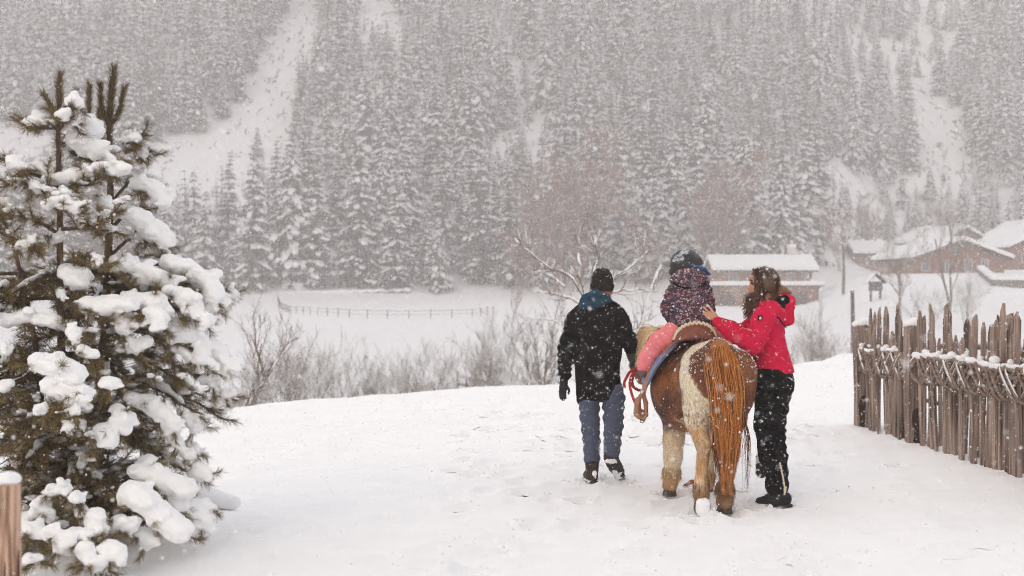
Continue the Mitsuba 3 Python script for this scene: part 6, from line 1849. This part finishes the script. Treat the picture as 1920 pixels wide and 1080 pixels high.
# ---- the child
child = thing('person', 'small person in a black helmet, speckled jacket and pink trousers sitting on the horse', 'person')
C = Fig(10.66)
cj = [C.c((1272, 541), (1316, 541), 15, 15, flat=(YF, .9)), C.c((1294, 548), (1296, 600), 31, 36, flat=(YF, .74)), C.c((1280, 604), (1316, 604), 25, 25, flat=(YF, .8)),
      C.c((1261, 547, -.01), (1250, 576, .02), 13, 12.5, wrinkle=(3, .006, 1), k=.012), C.c((1250, 576, .02), (1262, 604, .22), 12.5, 10, wrinkle=(3, .005, 2), k=.012),
      C.c((1325, 547, -.01), (1331, 576, .02), 12.5, 11.5, wrinkle=(3, .006, 3), k=.012), C.c((1331, 576, .02), (1310, 602, .24), 11.5, 9.5, k=.012)]
cz2 = C(1296, 616)[2]
v, f = body(cj, 0.02, 0.009, lambda p: folds(0.013, 11, 3, (1, 1, 1.5))(p) + 0.012 * np.exp(-((p[:, 2] - C(1296, 574)[2]) / 0.010) ** 2), lambda p: cz2 - 0.25 * (p[:, 0] - C(1296, 616)[0]) * 0.2 - p[:, 2])
part('jacket', child, (v, f), 'confetti_cloth', smooth=True)
ch = [C.c((1272, 523, -.07), (1314, 523, -.07), 14, 14, flat=(YF, .8)), C.c((1284, 510, -.06), (1304, 510, -.05), 16, 16, flat=(YF, .8)), C.c((1266, 527, -.03), (1320, 528, -.03), 11, 11), C.c((1293, 518, -.08), (1294, 526, -.08), 17, 16, flat=(YF, .7))]
hoodc_ = part('hood', child, body(ch, 0.02, 0.008, folds(0.008, 14, 4)), 'confetti_cloth', smooth=True)
part('seam', hoodc_, MB().tube(spline([C(1258, 524, -.06), C(1266, 533, -.115), C(1280, 539, -.145), C(1296, 540, -.15), C(1312, 538, -.14), C(1322, 531, -.11), C(1328, 522, -.05)], 24), 0.0065, 6).mesh(), 'black_lining', smooth=60)
hc = [C.c((1287, 500, .03), (1288, 512, .04), 20, 18), rc(C(1288, 512, .12), C(1288, 517, .12), 0.012, 0.012), C.c((1289, 520, .03), (1291, 535, .0), 12, 14)]
hd_ = part('head', child, body(hc, 0.02, 0.008), 'skin', smooth=True)
hl = [rc(C(1284, 496, .0), C(1288, 494, .02), C.r(28.5), C.r(27)), C.c((1270, 505, -.02), (1263, 510, -.02), 15, 9), C.c((1300, 497, .0), (1303, 497, .0), 16, 16)]
hn0 = C(1286, 499)
helm = part('helmet', child, body(hl, 0.03, 0.008, None, lambda p: np.maximum((hn0[2] - 0.012) + 0.42 * (p[:, 0] - hn0[0]) * 1.0 - 0.15 * (p[:, 1] - hn0[1]) - p[:, 2] - 0.03, -9 + 0 * p[:, 2])), 'helmet_shell', smooth=True)
pk = [C.c((1282, 494.5, -.085), (1300, 498, -.105), 5.5, 5.5, flat=([0.2, 0, 1], .45)), C.c((1300, 498, -.105), (1318, 504, -.08), 5.5, 6, flat=([0.2, 0, 1], .5)), C.c((1318, 504, -.08), (1329, 514, -.03), 6, 4, flat=([0.2, 0, 1], .6)), C.c((1318, 504, -.05), (1325, 510, .05), 6, 5, flat=([0.2, 0, 1], .5))]
part('peak', helm, body(pk, 0.015, 0.006), 'blue_peak', smooth=True)
# the pale printed mark on the left of the shell
hx, hf3 = body(hl, 0.03, 0.006, lambda p: -0.0035 + 0 * p[:, 0])
hp2 = hx[hf3].mean(1)
pxy = np.stack([960 + (hp2[:, 0]) / hp2[:, 1] * FOCAL, 565 - (hp2[:, 2] - 1.5) / hp2[:, 1] * FOCAL], 1)
d1 = hp2 - C(1272, 483, -.09)
d2 = hp2 - C(1284, 475, -.06)
sel = ((np.linalg.norm(d1, axis=1) < 0.046) | (np.linalg.norm(d2, axis=1) < 0.036)) & (hp2[:, 1] < 10.66)
part('print', helm, (hx, hf3[sel]), 'helmet_print', smooth=True)
pt = [C.c((1266, 622, .0), (1235, 642, .14), 20, 19, wrinkle=(3, .006, 1)), C.c((1235, 642, .14), (1214, 672, .18), 19, 17, wrinkle=(2, .005, 2)), C.c((1214, 672, .18), (1208, 687, .16), 16.5, 14), C.c((1270, 618, .02), (1318, 618, .02), 20, 20),
      C.c((1322, 622, .0), (1355, 648, .18), 20, 18), C.c((1355, 648, .18), (1368, 690, .22), 17, 13)]
part('trousers', child, body(pt, 0.02, 0.009, lambda p: folds(0.012, 13, 6, (1.4, 1, 1))(p)), 'pink_trousers', smooth=True)
for bx, by, dd, sg in ((1207, 694, .15, -1), (1370, 700, .22, 1)):
    part('boot', child, body([C.c((bx, by - 4, dd), (bx, by + 4, dd), 9, 9.5), C.c((bx, by + 4, dd), (bx - 2, by + 6, dd + .12), 9, 7.5)], 0.015, 0.008, folds(0.005, 30, 2)), 'grey_boot', smooth=True)
part('snow_flecks', helm, flakes(surface_points(hx, hf3[::1], 30, 6, up=-0.2), 0.0022, 0.005, 6), 'snowflake', smooth=True, kind='stuff')
# ------------------------------------------------------------------ crumbs of kicked-up snow on the path
def crumbs():
    g = np.random.default_rng(31)
    P, R = [], []
    for x, y, r, d in FEET:
        n = 26
        a, q = g.uniform(0, 6.28, n), r * g.uniform(0.9, 2.8, n)
        P.append(np.c_[x + q * np.cos(a), y + q * np.sin(a)])
        R.append(g.uniform(0.004, 0.016, n))
    for x, y, r, d in PRINTS:
        if d > 0.02:
            n = 4
            a, q = g.uniform(0, 6.28, n), r * g.uniform(1.0, 2.4, n)
            P.append(np.c_[x + q * np.cos(a), y + q * np.sin(a)])
            R.append(g.uniform(0.004, 0.015, n))
    P, R = np.vstack(P), np.concatenate(R)
    z = height(P[:, 0], P[:, 1]) + prints(P[:, 0], P[:, 1])
    v = np.c_[P, z + R * 0.3][:, None] + ov_[None] * R[:, None, None] * g.uniform(0.6, 1.4, (len(P), 6, 1))
    return v.reshape(-1, 3), (of_[None] + (np.arange(len(P)) * 6)[:, None, None]).reshape(-1, 3)


single('snow_crumbs', crumbs(), 'snow', 'small crumbs of kicked-up snow lying along the trodden path', kind='stuff')


# ------------------------------------------------------------------ falling snow and the hazy air
scene['snowflake'] = {'type': 'principledthin', 'base_color': rgb(0.95, 0.95, 0.95), 'roughness': 0.7, 'diff_trans': 1.0, 'eta': 1.2}


def snowfall():
    g = np.random.default_rng(23)
    oc = trimesh.creation.octahedron() if hasattr(trimesh.creation, 'octahedron') else None
    ov = np.array([[1, 0, 0], [-1, 0, 0], [0, 1, 0], [0, -1, 0], [0, 0, 1], [0, 0, -1.0]])
    of = np.array([[0, 2, 4], [2, 1, 4], [1, 3, 4], [3, 0, 4], [2, 0, 5], [1, 2, 5], [3, 1, 5], [0, 3, 5]])
    pos, rad = [], []
    for lo, hi, dens, r0, r1 in ((1.7, 16.0, 70, 0.0022, 0.0052), (16.0, 42.0, 7.0, 0.004, 0.011)):
        half, top = 0.42 * hi, 0.26 * hi
        n = int(dens * 2 * half * (hi - lo) * (top + 1.6))
        p = np.stack([g.uniform(-half, half, n), g.uniform(lo, hi, n), g.uniform(-0.1, 1.5 + top, n)], 1)
        keep = (np.abs(p[:, 0]) < 0.42 * p[:, 1] + 0.3) & (p[:, 2] - 1.5 < 0.25 * p[:, 1] + 0.3) & (p[:, 2] > height(p[:, 0], p[:, 1]))
        p = p[keep]
        pos.append(p)
        rad.append(r0 + (r1 - r0) * g.random(len(p)) ** 2.2)
    pos, rad = np.vstack(pos), np.concatenate(rad)
    n = len(pos)
    st = g.uniform(0.75, 1.3, (n, 1, 3))
    v = pos[:, None] + ov[None] * rad[:, None, None] * st
    f = of[None] + (np.arange(n) * 6)[:, None, None]
    return (v.reshape(-1, 3), f.reshape(-1, 3)), n


_fl, _nfl = snowfall()
single('falling_snow', _fl, 'snowflake', 'white snowflakes falling through the air in front of everything', kind='stuff', smooth=True)
scene['haze'] = {'type': 'cube', 'to_world': T().translate([0, 185, 78]).scale([460, 250, 86]), 'bsdf': {'type': 'null'}, 'interior': {'type': 'ref', 'id': 'haze_air'}}
labels['haze'] = {'label': 'pale snowy haze that fades the far mountainside', 'kind': 'stuff'}
